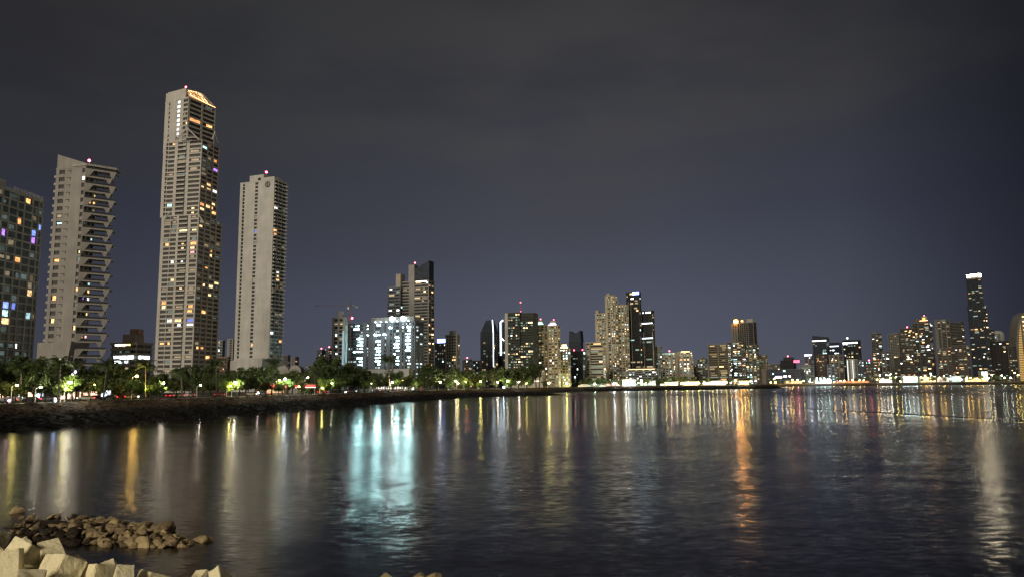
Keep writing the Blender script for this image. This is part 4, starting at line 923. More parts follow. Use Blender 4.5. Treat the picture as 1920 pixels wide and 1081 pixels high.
G('q9', 'apartment_block', 'beige stepped block with an orange light near its top', 'apartment block', 1555, 1574, 1582, 664, 1580, 30, 3.1, 's.3 w1 s.3 w1 s.3', 'w1', (.30, .26, .20), DG, 8, 'w', nd=10)
G('q9b', 'apartment_block', 'bluish ribbed low block in front of the navy glass tower', 'apartment block', 1551, 1566, 1570, 682, 1540, 26, 3.1, 's.3 w1 s.3 w1 s.3', 'w1', (.22, .24, .28), DB, 8, 'c', nd=8)
T = G('q10', 'office_tower', 'dark tower with a glowing white roof edge and yellow lit floors', 'office building', 1582, 1610, 1616, 636, 1640, 26, 3.4, 'w1*6', 'w1', (.07, .075, .07), DK, 16, 'y', sp=.2, pw=.15, nd=10)
strip(T, 'light_band', 0, 0, 1, zof(T, 1597, 641.5, 1640) - 1.3, zof(T, 1597, 641.5, 1640) + 1.3, L_WHITE)
T.part(MB().ball((T.w * .3, 2, T.H + 6), 1.9, 8, 6), 'roof_lamp', lightm((.8, 1, .95), 5, 'roof_lamp')); T.part(MB().cyl((T.w * .3, 2, T.H + 1.4), (T.w * .3, 2, T.H + 5), .3), 'mast', mat('mast_metal', (.25, .22, .22)))
T = G('q11', 'apartment_block', 'low block with bright white lit vertical ribs by the shore', 'apartment block', 1588, 1603, 1608, 672, 1560, 28, 3.1, 's.5 d.5 s.5 d.5 s.4', 'w1', (.50, .52, .48), DG, 0, 'd')
b_ = MB(); b_.box((T.w * .05, -.4, 1), (T.w * .16, -.15, T.H - 1)); b_.box((T.w * .70, -.4, 1), (T.w * .80, -.15, T.H - 1)); T.part(b_, 'light_line', lightm((.95, 1, .93), 1, 'rib_light'))
G('q12', 'apartment_block', 'bluish block with a few white windows right of the white ribbed block', 'apartment block', 1608, 1620, 1624, 674, 1600, 28, 3.1, 'w1 w1 w1', 'w1', (.19, .20, .23), DB, 9, 'c', nd=8)
G('q13', 'apartment_block', 'short block with a red roof light in the low gap', 'apartment block', 1624, 1633, 1637, 677, 1650, 28, 3.1, 'w1 w1', 'w1', (.24, .24, .21), DG, 9, 'm', nd=6, beac=True)
G('q14', 'apartment_tower', 'slender stepped tower with bright cyan windows standing in the low gap', 'tower', 1635, 1649, 1656, 624, 1640, 30, 3.2, 's.15 w1.4 s.1 w1', 'w1', (.19, .18, .165), DG, 26, 'm', sp=.35, pw=.25, nd=16, cap=(.1, .7, 3))
G('q15', 'apartment_block', 'brownish ribbed block leaning against the right of the slender stepped tower', 'apartment block', 1653, 1669, 1676, 658, 1600, 30, 3.2, 's.25 w1 s.25 w1 s.2', 'w1', (.23, .20, .16), DG, 9, 'm', nd=12)
G('r1', 'apartment_tower', 'grey gridded tower with hardly any lit windows', 'tower', 1667, 1687, 1692, 624, 1560, 28, 3.2, 'w1*5', 'w1', (.25, .24, .205), DG, 1, 'w', sp=.35, pw=.6, nd=6)
G('r2', 'apartment_tower', 'dark brown tower with rows of warm lit floors right of the grey gridded tower', 'tower', 1690, 1713, 1719, 614, 1540, 28, 3.2, 'b1.5 b1.5 b1.5', 'w1', (.15, .13, .10), DG, 26, 'w', sp=.38, pw=.2, nd=20, beac=True)
G('r2b', 'apartment_block', 'dark low tower in front of the grey gridded tower', 'apartment block', 1677, 1688, 1694, 666, 1500, 28, 3.2, 'w1 w1', 'w1', (.09, .08, .07), DK, 4, 'w', nd=4)
T = G('r3', 'apartment_tower', 'dark tower full of lit windows with an orange lit turret on top', 'tower', 1713, 1745, 1752, 604, 1560, 28, 3.2, 's.2 w1 s.15 w1 w1', 'w1', (.14, .12, .10), DG, 40, 'm', sp=.34, pw=.3, nd=25)
T.part(MB().box((T.w * .18, 2, T.H + 1.41), (T.w * .5, 10, T.H + 11)), 'plant_room', T.wallm); T.part(MB().box((T.w * .5, 1, T.H + 1.42), (T.w * .92, 8, T.H + 6)), 'turret_base', T.wallm)
T.part(MB().box((T.w * .6, 1.5, T.H + 6), (T.w * .84, 6, T.H + 15)), 'turret', wallm((.5, .38, .22))); T.part(MB().box((T.w * .48, .2, T.H + 5.6), (T.w * .95, .8, T.H + 6.8)), 'light_band', lightm((1, .42, .2), 5, 'turret_band')); T.part(MB().box((T.w * .64, 1.1, T.H + 8), (T.w * .8, 1.45, T.H + 12)), 'turret_light', lightm((1, .6, .12), 2, 'turret_gold')); beacon(T, T.w * .72, 4, T.H + 15, 1.0, 1)
G('r4', 'apartment_tower', 'pale ribbed tower with two warm lit windows near its top', 'tower', 1756, 1778, 1784, 598, 1580, 28, 3.2, 's.9 w.7 s.25 w1.3 s.2', 'w1', (.23, .215, .18), DG, 10, 'w', sp=.36, pw=.25, nd=12)
G('r5', 'apartment_tower', 'dark balconied tower left of the very tall slim tower', 'tower', 1782, 1806, 1812, 602, 1570, 28, 3.2, 's.3 b1.2 b1.2', 'w1', (.155, .14, .115), DG, 18, 'w', sp=.38, pw=.2, nd=14)
G('r6', 'apartment_block', 'reddish low block in front of the pale ribbed tower', 'apartment block', 1757, 1785, 1792, 652, 1500, 28, 3.2, 's.3 w1 s.1 w1 s.1 w1', 'w1', (.15, .12, .10), DG, 14, 'w', sp=.36, nd=14)
G('r6b', 'apartment_block', 'low block with orange windows below the dark balconied tower', 'apartment block', 1787, 1814, 1820, 646, 1490, 28, 3.2, 'b1.4 b1.4 b1', 'w1', (.14, .12, .10), DG, 14, 'w', sp=.38, nd=14)
T = G('tall', 'glass_tower', 'very tall slim dark tower with a glowing white crown, highest on the right', 'tower', 1819, 1847, 1856, 570, 1520, 30, 3.4, 'w1 s.12 w1 s.1 w1', 'w1 w1', (.060, .062, .062), DB, 24, 'w', sp=.25, pw=.2, nd=25)
O2 = w2l(T, (kx(1811, 545) * 1523, 1523))
TT = Tower('', '', '', (T.O.x + 3, T.O.y + 1.5), T.yaw, T.w * .80, T.dp * .8, ztop_of(1822, 522, 1520), 3.4, 's.1 w1 s.12 w1 s.1 w1', 'w1', (.060, .062, .062), DB, .2, .2, z0=T.z0 + T.H + 1.4, parent=T.root)
TT.random_light(12, PALS['d'], random.Random(6))
TT.part(MB().box((TT.w * .12, -.4, TT.H + 1.41), (TT.w * 1.06, TT.dp * .8, TT.H + 6)), 'crown', wallm((.5, .47, .4)))
TT.part(MB().box((TT.w * .10, -.9, TT.H + 6.01), (TT.w * 1.10, TT.dp * .8, TT.H + 10.5)), 'crown_light', L_CROWNW)
G('r7', 'apartment_block', 'dark block with two bright windows at its top right of the very tall tower', 'apartment block', 1847, 1862, 1868, 617, 1620, 30, 3.2, 'w1 w1 w1', 'w1', (.10, .095, .085), DG, 9, 'w', nd=8)
T = G('r8', 'hotel_tower', 'pale green lit tower with a rounded arch top', 'tower', 1864, 1881, 1886, 624, 1680, 28, 3.2, 's.3 w1 s.2 w1 s.3', 's1', (.42, .44, .39), TEAL, 8, 'c', sp=.35, nd=8)
b_ = MB(); k_ = 12; cxu = T.w * .5
prof = [(cxu + T.w * .5 * math.cos(math.pi * i / k_), T.H + 1.41 + T.w * .32 * math.sin(math.pi * i / k_)) for i in range(k_ + 1)]
n_ = len(prof); b_.v = [(x, 0, z) for x, z in prof] + [(x, 8, z) for x, z in prof]
b_.f = [tuple(reversed(range(n_))), tuple(range(n_, 2 * n_))] + [(i, (i + 1) % n_, n_ + (i + 1) % n_, n_ + i) for i in range(n_)]; T.part(b_, 'arch_top', T.wallm)
G('r9', 'apartment_block', 'black wide block with few lights below the pale arch topped tower', 'apartment block', 1852, 1888, 1895, 638, 1520, 28, 3.2, 'w1*6', 'w1', (.075, .068, .058), DK, 9, 'w', sp=.3, nd=14)
G('r10', 'apartment_block', 'dim tower just left of the golden sail shaped tower', 'apartment block', 1891, 1903, 1908, 648, 1500, 28, 3.2, 's.3 w1 w1', 'w1', (.10, .095, .085), DK, 5, 'w', nd=8)
# sail-shaped tower at the right edge
DS = 1560
sx0 = at_y(1902, 650, DS).x; sx1 = at_y(1952, 650, DS).x; zs = ztop_of(1918, 585, DS)
st_ = thing('sail_tower', 'curved sail shaped tower glowing gold inside, cut by the picture edge', 'tower', (sx0, DS, LZ))
W_s = sx1 - sx0; H_s = zs - LZ
def arc(tt, inset): # left edge of the sail, tt from 0 (foot) to 1 (top)
    return inset + (W_s * .52 - inset) * (1 - math.sqrt(max(0, 1 - tt ** 2.2))) , tt * (H_s - inset * .6)
b_ = MB(); n_ = 22
for i in range(n_):
    (xa, za_), (xb_, zb_) = arc(i / n_, 0), arc((i + 1) / n_, 0); (xc_, zc_), (xd_, zd_) = arc(i / n_, 6.0), arc((i + 1) / n_, 6.0)
    k_ = len(b_.v)
    for yq in (-1, 24): b_.v += [(xa, yq, za_), (xb_, yq, zb_), (xd_, yq, zd_), (xc_, yq, zc_)]
    b_.f += [(k_, k_ + 3, k_ + 2, k_ + 1), (k_ + 4, k_ + 5, k_ + 6, k_ + 7), (k_, k_ + 1, k_ + 5, k_ + 4), (k_ + 3, k_ + 7, k_ + 6, k_ + 2)]
b_.build('sail_frame', wallm((.17, .165, .15)), st_)
b_ = MB(); e_ = MB(); fl = int(H_s / 3.6)
for i in range(fl):
    tt = i / fl; xa, za_ = arc(tt, 6.5)
    b_.box((xa, .5, za_), (W_s * .95, 22, za_ + .9))
    xe = min(W_s * .34 , W_s * .95)
    if xa + 1 < xe: e_.box((xa + .5, 1.6, za_ + 1.2), (xe, 2.0, za_ + 3.1))
b_.box((W_s * .36, 0.2, 0), (W_s * .46, 22.3, H_s * .93)); b_.build('floor_slabs', wallm((.22, .2, .16)), st_); e_.build('gold_facade', L_GOLD, st_)
MB().box((W_s * .47, 3, 0), (W_s * .94, 20, H_s * .9)).build('core', glassm(DK), st_)
pm = emit('sail_window', (1, .55, .25), 4, 0, .3)
for i, zf in enumerate((.93, .86, .80, .74, .68)):
    MB().box((W_s * .38 + i * .4, -1.2, H_s * zf), (W_s * .50, -.8, H_s * zf + 2.0)).build('window', pm, st_)
# twin arched white pavilion in front of the slab tower's right foot
d = 420; pv = at_y(541, 710, d)
ap = thing('arched_pavilion', 'pale pavilion with two round arched gables right of the white slab tower', 'pavilion', (pv.x, d, LZ))
zt = at_y(541, 684, d).z - LZ; wv = 6.9
for i in (0, 1):
    b_ = MB(); prof = [(-wv / 2 + .05, 0), (wv / 2 - .05, 0)] + [((wv / 2 - .05) * math.cos(math.pi * q / 10), zt - wv / 2 + wv / 2 * math.sin(math.pi * q / 10)) for q in range(11)]
    n_ = len(prof); x_ = (i - .5) * wv
    b_.v = [(x + x_, 0, z) for x, z in prof] + [(x + x_, 8, z) for x, z in prof]
    b_.f = [tuple(range(n_)), tuple(reversed(range(n_, 2 * n_)))] + [((q + 1) % n_, q, n_ + q, n_ + (q + 1) % n_) for q in range(n_)]
    g_ = b_.build('arched_gable', wallm((.42, .40, .36)), ap)
    b_ = MB()
    for q in (-1, 0, 1): b_.box((x_ + q * 1.7 - .12, -.15, zt * .3), (x_ + q * 1.7 + .12, -.01, zt - wv * .35))
    b_.build('rib', wallm((.33, .31, .28)), g_)
MB().box((-2.2, -.4, zt - 8.5), (2.6, -.16, zt - 6.2)).build('sign', emit('pavilion_light', (.72, .92, 1), 1.6, .4, 0), ap)

# ------------------------------------------------------------------ park: trees, palms, lamps, cars
MARKS = [(-200, 84, 'the dark gridded block'), (84, 208, 'the tower with pointed balconies'), (208, 290, 'the low terraced building'), (290, 412, 'the tallest beige tower'),
         (412, 535, 'the white slab tower'), (535, 560, 'the twin arched pavilion'), (560, 625, 'the red canopy'), (625, 690, 'the construction crane'), (690, 800, 'the floodlit construction block'),
         (800, 865, 'the pale capped tower'), (865, 946, 'the chamfered glass tower'), (946, 1003, 'the dark twin slab'), (1003, 1072, 'the crowned cream pair'),
         (1072, 1136, 'the tan banded slab'), (1136, 1180, 'the big cream cluster'), (1180, 1240, 'the black towers'), (1240, 1328, 'the pale mid height blocks'),
         (1328, 1372, 'the dark twin block'), (1372, 1440, 'the orange floodlit tower'), (1440, 1530, 'the low dark hall'), (1530, 1625, 'the white banded glass tower'),
         (1625, 1700, 'the slender stepped tower'), (1700, 1800, 'the orange turret tower'), (1800, 2200, 'the very tall slim tower')]
def mark(px):
    for a, b_, n in MARKS:
        if a <= px < b_: return n
    return 'the shore'
NTH = ['first', 'second', 'third', 'fourth', 'fifth', 'sixth', 'seventh', 'eighth', 'ninth', 'tenth', 'eleventh', 'twelfth', 'thirteenth', 'fourteenth', 'fifteenth', 'sixteenth', 'seventeenth', 'eighteenth']
PENDING = {}
def later(o, px, stem_):         # labels of repeats are written once all of a kind are placed: which one, counted from the left
    PENDING.setdefault((stem_, mark(px)), []).append((px, o))
def write_labels():
    for (stem_, mk), lst in PENDING.items():
        lst.sort(key=lambda t: t[0])
        for i, (px, o) in enumerate(lst):
            o['label'] = stem_ + ' below ' + mk if len(lst) == 1 else '%s %s below %s, counted from left' % (NTH[min(i, 17)], stem_, mk)

TOPX = [(-300, 165), (0, 181), (130, 200), (200, 217), (500, 299), (735, 445), (870, 600), (960, 640), (1010, 690), (1060, 880), (1110, 895), (1413, 1022), (1440, 1420), (1700, 1402), (2000, 1402)]
def shore_d(px):
    for (a, da), (b_, db) in zip(TOPX, TOPX[1:]):
        if px <= b_: return da + (db - da) * (px - a) / (b_ - a)
    return TOPX[-1][1]
def ground_at(px, inland):
    d = shore_d(px) + inland
    return Vector((kx(px, 735) * d, d, LZ))

def leaf_mat(name, c1, c2):
    mt, t, b = nodes_of(name)
    tcn = t.nodes.new('ShaderNodeTexCoord'); n1 = t.nodes.new('ShaderNodeTexNoise'); n1.inputs['Scale'].default_value = .8; n1.inputs['Detail'].default_value = 4
    t.links.new(tcn.outputs['Object'], n1.inputs['Vector'])
    r_ = t.nodes.new('ShaderNodeValToRGB'); r_.color_ramp.elements[0].position = .35; r_.color_ramp.elements[1].position = .68
    r_.color_ramp.elements[0].color = (*c1, 1); r_.color_ramp.elements[1].color = (*c2, 1)
    t.links.new(n1.outputs['Fac'], r_.inputs[0]); t.links.new(r_.outputs[0], b.inputs['Base Color'])
    b.inputs['Roughness'].default_value = .6; b.inputs['Specular IOR Level'].default_value = .2
    return mt
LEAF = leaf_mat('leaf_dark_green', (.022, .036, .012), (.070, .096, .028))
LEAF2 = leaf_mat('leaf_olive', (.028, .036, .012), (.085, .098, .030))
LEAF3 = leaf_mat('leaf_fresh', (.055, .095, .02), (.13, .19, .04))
PALM = leaf_mat('palm_leaf', (.018, .030, .012), (.055, .078, .024))
BARK = mat('bark', (.045, .036, .027), .9, .3, 1.5); PBARK = mat('palm_bark', (.07, .06, .045), .9, .25, 1.5)
def quadleaf(mb, p, n_, s_, rnd):
    a = n_.orthogonal().normalized(); a.rotate(Matrix.Rotation(rnd.uniform(0, 6.28), 3, n_)); b_ = n_.cross(a)
    k_ = len(mb.v); w_ = s_ * rnd.uniform(.45, .7)
    for u, v in ((-1, 0), (0, -.55), (1, 0), (0, .55)): mb.v.append(tuple(p + a * (u * s_) + b_ * (v * w_ * 1.5)))
    mb.f.append((k_, k_ + 1, k_ + 2, k_ + 3))
def crown_mesh(seed, H, Rr, n_, m_, z_low=.32, leaf=.42):
    rnd = random.Random(seed); mb = MB()
    blobs = []
    for i in range(13):
        a = rnd.uniform(0, 6.28); q = rnd.uniform(.15, .85); z = H * rnd.uniform(z_low + .12, .9)
        k_ = math.sin(math.pi * min(1, max(.12, (z / H - z_low + .12) / (1.1 - z_low)))) ** .6
        blobs.append((Vector((math.cos(a) * Rr * q * k_, math.sin(a) * Rr * q * k_, z)), Rr * rnd.uniform(.26, .46)))
    for i in range(n_):
        c, r_ = rnd.choice(blobs)
        d = Vector((rnd.gauss(0, 1), rnd.gauss(0, 1), rnd.gauss(0, .8))).normalized()
        p = c + d * r_ * rnd.uniform(.55, 1.08); p.z = max(H * z_low * .8, p.z)
        nn = (d + Vector((rnd.gauss(0, .6), rnd.gauss(0, .6), rnd.gauss(0, .6) + .3))).normalized()
        quadleaf(mb, p, nn, leaf * rnd.uniform(.6, 1.3), rnd)
    return mb.mesh('tree_crown', m_), blobs
def trunk_mesh(seed, H, r_, blobs):
    rnd = random.Random(seed); mb = MB()
    f = Vector((rnd.uniform(-.3, .3), rnd.uniform(-.3, .3), H * .34))
    mb.cyl((0, 0, -.2), f, r_, r_ * .7, 8)
    for c, rr in blobs[:7]:
        mid = f.lerp(c, .55) + Vector((rnd.uniform(-.3, .3), rnd.uniform(-.3, .3), -.2))
        mb.cyl(f - Vector((0, 0, .15)), mid, r_ * .5, r_ * .3, 6); mb.cyl(mid, c, r_ * .3, r_ * .1, 5)
    return mb.mesh('tree_trunk', BARK)
VAR = []
for i in range(7):
    H = (7.5, 9.5, 8.2, 10.5, 6.5, 9.0, 7.8)[i]; Rr = (4.2, 4.8, 5.2, 4.6, 3.6, 5.6, 4.0)[i]
    cm, bl = crown_mesh(40 + i, H, Rr, 2300, (LEAF, LEAF, LEAF2, LEAF, LEAF2, LEAF, LEAF2)[i])
    VAR.append((cm, trunk_mesh(60 + i, H, .26, bl)))
SM = []
for i in range(4):
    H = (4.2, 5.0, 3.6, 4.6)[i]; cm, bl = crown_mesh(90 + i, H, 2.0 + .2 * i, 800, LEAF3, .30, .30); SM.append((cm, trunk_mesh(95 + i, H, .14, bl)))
def add_tree(px, inland, var, sc, stem_, group, name='broadleaf_tree'):
    p = ground_at(px, inland)
    o = thing(name, '', 'tree', p, random.uniform(0, 6.28), group); o.scale = (sc, sc, sc * random.uniform(.92, 1.1))
    link('crown', var[0], o); link('trunk', var[1], o)
    later(o, px, stem_); return o
def palm_meshes(seed, H, droop, nf=17, L_=3.6):
    rnd = random.Random(seed); tr = MB(); cr = MB()
    pts = [Vector((.5 * math.sin(1.3 * i / 8) * (1 if seed % 2 else -1), 0, H * i / 8)) for i in range(9)]
    for i in range(8): tr.cyl(pts[i], pts[i + 1], .24 - .012 * i, .23 - .012 * i, 8, cap=(i in (0, 7)))
    top = pts[-1]
    for j in range(nf):
        az = 2 * math.pi * j / nf + rnd.uniform(-.2, .2); el = rnd.uniform(.05, 1.15); ln = L_ * rnd.uniform(.85, 1.15)
        d = Vector((math.cos(az) * math.cos(el), math.sin(az) * math.cos(el), math.sin(el)))
        p = top.copy(); prev = p.copy(); side = Vector((-math.sin(az), math.cos(az), 0)); st_ = ln / 12
        for s_ in range(12):
            d.z -= droop * (s_ + 1) / 12 * .3; d.normalize(); q = p + d * st_
            wl = ln * .22 * math.sin(math.pi * min(1, (s_ + 1.2) / 12.6)) + .08
            for sg in (-1, 1):
                a = p + (q - p) * .1; b_ = p + (q - p) * .75
                tipv = a + side * (sg * wl) + d * (st_ * .9) + Vector((0, 0, -wl * .55))
                k_ = len(cr.v); cr.v += [tuple(a), tuple(b_), tuple(tipv + d * .12), tuple(tipv)]; cr.f.append((k_, k_ + 1, k_ + 2, k_ + 3))
            cr.cyl(p, q, .05, .04, 4, cap=False)
            p = q
    return cr.mesh('palm_crown', PALM), tr.mesh('palm_trunk', PBARK, True)
PV = [palm_meshes(1, 8.2, 1.0), palm_meshes(2, 7.2, 1.2), palm_meshes(3, 9.0, .9), palm_meshes(4, 5.6, 1.9, 26, 3.4)]
palm_list = [(110, 12, 2, .90, 'palm with trunk lit by the lamp beside it'), (194, 12, 0, .98, 'slim dark palm with a small round crown'), (275, 14, 0, 1.0, 'dark palm beside an orange street lamp'), (343, 14, 3, 1.28, 'drooping weeping palm'),
             (407, 20, 2, 1.06, 'tall dark palm with ragged fronds'), (460, 16, 1, .96, 'shorter palm standing over the lawn'), (509, 18, 2, 1.12, 'broad palm with spreading fronds'), (731, 20, 2, 1.85, 'very tall lone palm on the promenade'),
             (805, 30, 0, 1.5, 'slender palm among the lamps'), (984, 24, 0, 1.7, 'palm near the end of the promenade'), (1011, 30, 0, 2.0, 'tall palm at the tip of the promenade'), (592, 24, 1, 1.1, 'dim palm among dark trees'), (905, 30, 1, 1.6, 'far dim palm over the lamps'),
             (838, 34, 1, 1.5, 'far palm between lamps'), (880, 30, 0, 1.4, 'far leaning palm'), (40, 22, 1, 1.0, 'dim palm at the dark left end of the park'), (667, 26, 1, 1.3, 'dim palm under the crane')]
for px, inl, v, sc, lab in palm_list:
    p = ground_at(px, inl - 4); o = thing('palm_tree', lab + ' below ' + mark(px), 'palm', p, random.uniform(0, 6.28), 'palms along the sea wall park'); sc *= 1.28 if px < 600 else 1.1; o.scale = (sc,) * 3
    link('crown', PV[v][0], o); link('trunk', PV[v][1], o)
random.seed(12)
GT = 'broadleaf trees of the sea wall park'
for px in range(-30, 1010, 17):                      # dense back row and a looser middle row
    inl = random.uniform(34, 60)
    d = shore_d(px) + inl
    if 195 < px < 262 and False: continue
    sc = random.uniform(1.0, 1.42) * (1.0 + max(0, (px - 400)) / 1500 + (.3 if px > 600 else 0))
    if 280 < px < 345 or 400 < px < 440: sc *= .85
    if 690 < px < 800: sc *= .74
    add_tree(px + random.uniform(-5, 5), inl, VAR[random.randrange(7)], sc, 'dark back row tree', GT)
for px in range(5, 1000, 27):
    if any(abs(px - q) < 12 for q in (118, 243, 297, 430)): continue
    add_tree(px + random.uniform(-8, 8), random.uniform(16, 28), VAR[random.randrange(7)], random.uniform(.68, .95) * (1.25 if px > 600 else 1), 'bushy park tree', GT)
# small lit trees beside the lamps
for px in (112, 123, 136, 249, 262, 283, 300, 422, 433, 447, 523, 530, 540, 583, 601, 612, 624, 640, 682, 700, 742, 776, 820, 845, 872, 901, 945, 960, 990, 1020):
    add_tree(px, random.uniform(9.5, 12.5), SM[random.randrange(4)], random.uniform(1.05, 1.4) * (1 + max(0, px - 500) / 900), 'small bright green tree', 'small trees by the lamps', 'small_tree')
for px in list(range(1075, 1420, 15)):
    add_tree(px + random.uniform(-4, 4), random.uniform(25, 50), VAR[random.randrange(7)], random.uniform(.85, 1.35), 'tree on the far quay', 'trees on the far quay')
for px in list(range(1436, 1900, 24)):
    add_tree(px + random.uniform(-6, 6), random.uniform(15, 40), VAR[random.randrange(7)], random.uniform(.9, 1.5), 'tree on the distant shore', 'trees on the distant shore')

# street lamps: pole, arm, glowing head
POLE = mat('lamp_pole_white', (.55, .54, .50), .5)
def lamp_meshes(h, arm):
    a = MB(); a.cyl((0, 0, -.1), (0, 0, h), .10, .06, 8)
    b_ = MB(); b_.cyl((0, 0, h - .25), (arm * .6, 0, h + .12), .05, .045, 6).cyl((arm * .6, 0, h + .12), (arm, 0, h + .15), .045, .04, 6)
    return a.mesh('lamp_pole', POLE), b_.mesh('lamp_arm', POLE)
LC = {'w': (1, .90, .72), 'o': (1, .62, .16), 'c': (.82, .95, 1), 'y': (1, .84, .24), 'b': (.5, .6, 1), 'g': (.75, 1, .70)}
HEADS = {}
def head_mesh(r_, ck, s_):
    k_ = (round(r_, 2), ck, s_)
    if k_ not in HEADS:
        HEADS[k_] = MB().ball((0, 0, 0), r_, 10, 6, .75).mesh('lamp_head', emit('lamp_%s_%d' % (ck, s_), LC[ck], s_ * 15, 0, 0), True)
    return HEADS[k_]
def street_lamp(px, py, inl, ck, s_, r_, stem_, arm=1.3, group='street lamps of the promenade'):
    g = ground_at(px, inl); h = at_y(px, py, g.y).z - LZ
    h = max(1.2, h)
    o = thing('street_lamp', '', 'street lamp', (g.x - arm * .9, g.y, LZ), 0, group)
    pm_, am = lamp_meshes(h, arm)
    link('pole', pm_, o); ao = link('arm', am, o)
    hd = link('lamp_head', head_mesh(r_, ck, s_), ao); hd.location = (arm, 0, h + .1)
    later(o, px, stem_); return o
near_lamps = [(129.5, 717, 8, 'w', 75, .40), (254, 705, 14, 'o', 30, .45), (305, 718, 9, 'w', 60, .34), (440, 717, 10, 'w', 85, .46), (431, 723, 9, 'y', 50, .3), (450, 709.5, 24, 'o', 40, .3), (533.6, 710, 10, 'c', 110, .5), (523, 712.5, 12, 'y', 80, .34),
              (576, 707.5, 14, 'w', 60, .45), (621, 718, 9, 'w', 26, .34), (604, 727, 8, 'y', 55, .3), (268, 727, 11, 'y', 40, .26), (122, 728, 10, 'y', 30, .24), (30, 722, 14, 'y', 26, .3), (75, 726, 14, 'w', 22, .28), (175, 722, 16, 'y', 24, .28), (375, 722, 12, 'w', 20, .28), (560, 724, 10, 'y', 30, .28), (696, 718, 12, 'w', 10, .35), (735.5, 716, 12, 'w', 55, .5), (754, 713, 20, 'o', 14, .4), (779.5, 716, 12, 'y', 60, .52), (774, 728, 8, 'w', 50, .42), (818.4, 715.7, 14, 'w', 55, .6), (825, 715.7, 14, 'w', 60, .6),
              (844, 717.5, 14, 'w', 70, .66), (854.7, 713.5, 24, 'w', 45, .55), (858.6, 718, 14, 'y', 45, .5), (873, 716, 14, 'y', 75, .68), (900.7, 714.7, 14, 'y', 50, .65), (898, 718.5, 14, 'w', 25, .5), (933, 716, 14, 'w', 45, .6), (950.5, 714.5, 14, 'w', 75, .78), (973, 715.5, 14, 'w', 55, .62), (987, 718, 14, 'y', 35, .6),
              (1029, 717.5, 18, 'y', 85, 1.0)]
for px, py, inl, ck, s_, r_ in near_lamps:
    street_lamp(px, py, inl, ck, s_, r_, {'w': 'white', 'o': 'orange', 'c': 'bluish white', 'y': 'yellowish', 'b': 'blue'}[ck] + ' street lamp on the promenade', 1.3)
far_lamps = [(1062.5, 718, 'y', 80, 1.15), (1115.5, 719, 'g', 60, 1.0), (1151.7, 718, 'c', 85, 1.15), (1173, 717, 'w', 110, 1.3), (1178, 713, 'w', 60, .9), (1197, 717, 'g', 28, .9), (1203, 712, 'w', 26, .9), (1211, 717.5, 'y', 30, .9), (1222, 718, 'g', 26, .9), (1249, 716.5, 'y', 24, .9), (1258, 718, 'w', 30, .9), (1268.7, 718, 'w', 65, 1.2),
             (1278, 718, 'y', 40, .9), (1288, 717, 'y', 60, 1.15), (1299, 718, 'w', 40, 1), (1311, 717, 'y', 65, 1.2), (1320, 718, 'w', 36, .9), (1330, 718, 'w', 55, 1.1), (1337, 716, 'y', 40, 1), (1345, 715.5, 'w', 50, 1.05), (1353, 717, 'w', 40, .9), (1362.7, 716, 'y', 55, 1.1), (1371, 717, 'w', 40, 1), (1380, 713, 'w', 120, 1.45),
             (1390, 717, 'o', 55, 1.2), (1396, 716, 'o', 70, 1.3), (1402, 717, 'o', 40, 1.1), (1408, 714, 'g', 22, .9)]
for px, py, ck, s_, r_ in far_lamps:
    street_lamp(px, py, 10, ck, s_, r_ * .8, {'w': 'white', 'o': 'orange', 'c': 'bluish white', 'y': 'yellowish', 'g': 'greenish white'}[ck] + ' quay lamp', 1.6, 'lamps along the far quay')
shore_lamps = [(1431, 715.5, 'y', 24), (1446, 716, 'y', 16), (1453, 709, 'o', 22), (1455, 716, 'y', 20), (1466, 707, 'o', 26), (1475, 705, 'w', 26), (1482, 704.5, 'y', 26), (1487, 711, 'o', 14), (1497, 711, 'w', 14), (1508, 713, 'y', 20), (1519, 714, 'w', 14), (1533, 708, 'c', 22), (1540, 709, 'c', 45), (1548, 709, 'c', 50), (1555, 709, 'c', 45), (1565, 715, 'o', 14), (1577, 713, 'w', 10),
               (1584, 713, 'o', 14), (1600, 712, 'o', 16), (1613, 712, 'o', 14), (1621, 712, 'o', 14), (1646, 711, 'o', 20), (1652, 703, 'w', 26), (1657, 709, 'w', 30), (1664, 702, 'w', 24), (1672, 701, 'c', 24), (1671, 707, 'y', 20), (1682, 706, 'y', 24), (1690, 714, 'y', 14), (1697, 706, 'c', 30), (1704, 709, 'c', 50), (1712, 708, 'c', 55), (1720, 710, 'c', 28),
               (1729, 706, 'y', 26), (1737, 704, 'o', 28), (1740, 709, 'o', 28), (1748, 702, 'w', 22), (1764, 707, 'o', 14), (1772, 704, 'o', 12), (1784, 709, 'c', 22), (1804, 710.5, 'c', 80), (1815, 707, 'o', 26), (1822, 707, 'o', 26), (1834, 709, 'o', 22), (1845, 709, 'o', 18), (1856, 708, 'y', 18), (1863, 702, 'w', 18), (1881, 703, 'w', 14), (1886, 707, 'g', 10), (1906, 698, 'o', 24), (1912, 702, 'y', 22), (1897, 707, 'c', 8)]
for i, (px, py, ck, s_) in enumerate(shore_lamps):
    street_lamp(px, py, 8 + (i % 3) * 2, ck, s_, 1.05, {'w': 'white', 'o': 'orange', 'c': 'bluish white', 'y': 'yellowish', 'g': 'greenish'}[ck] + ' shore lamp', 1.6, 'lamps along the distant shore')
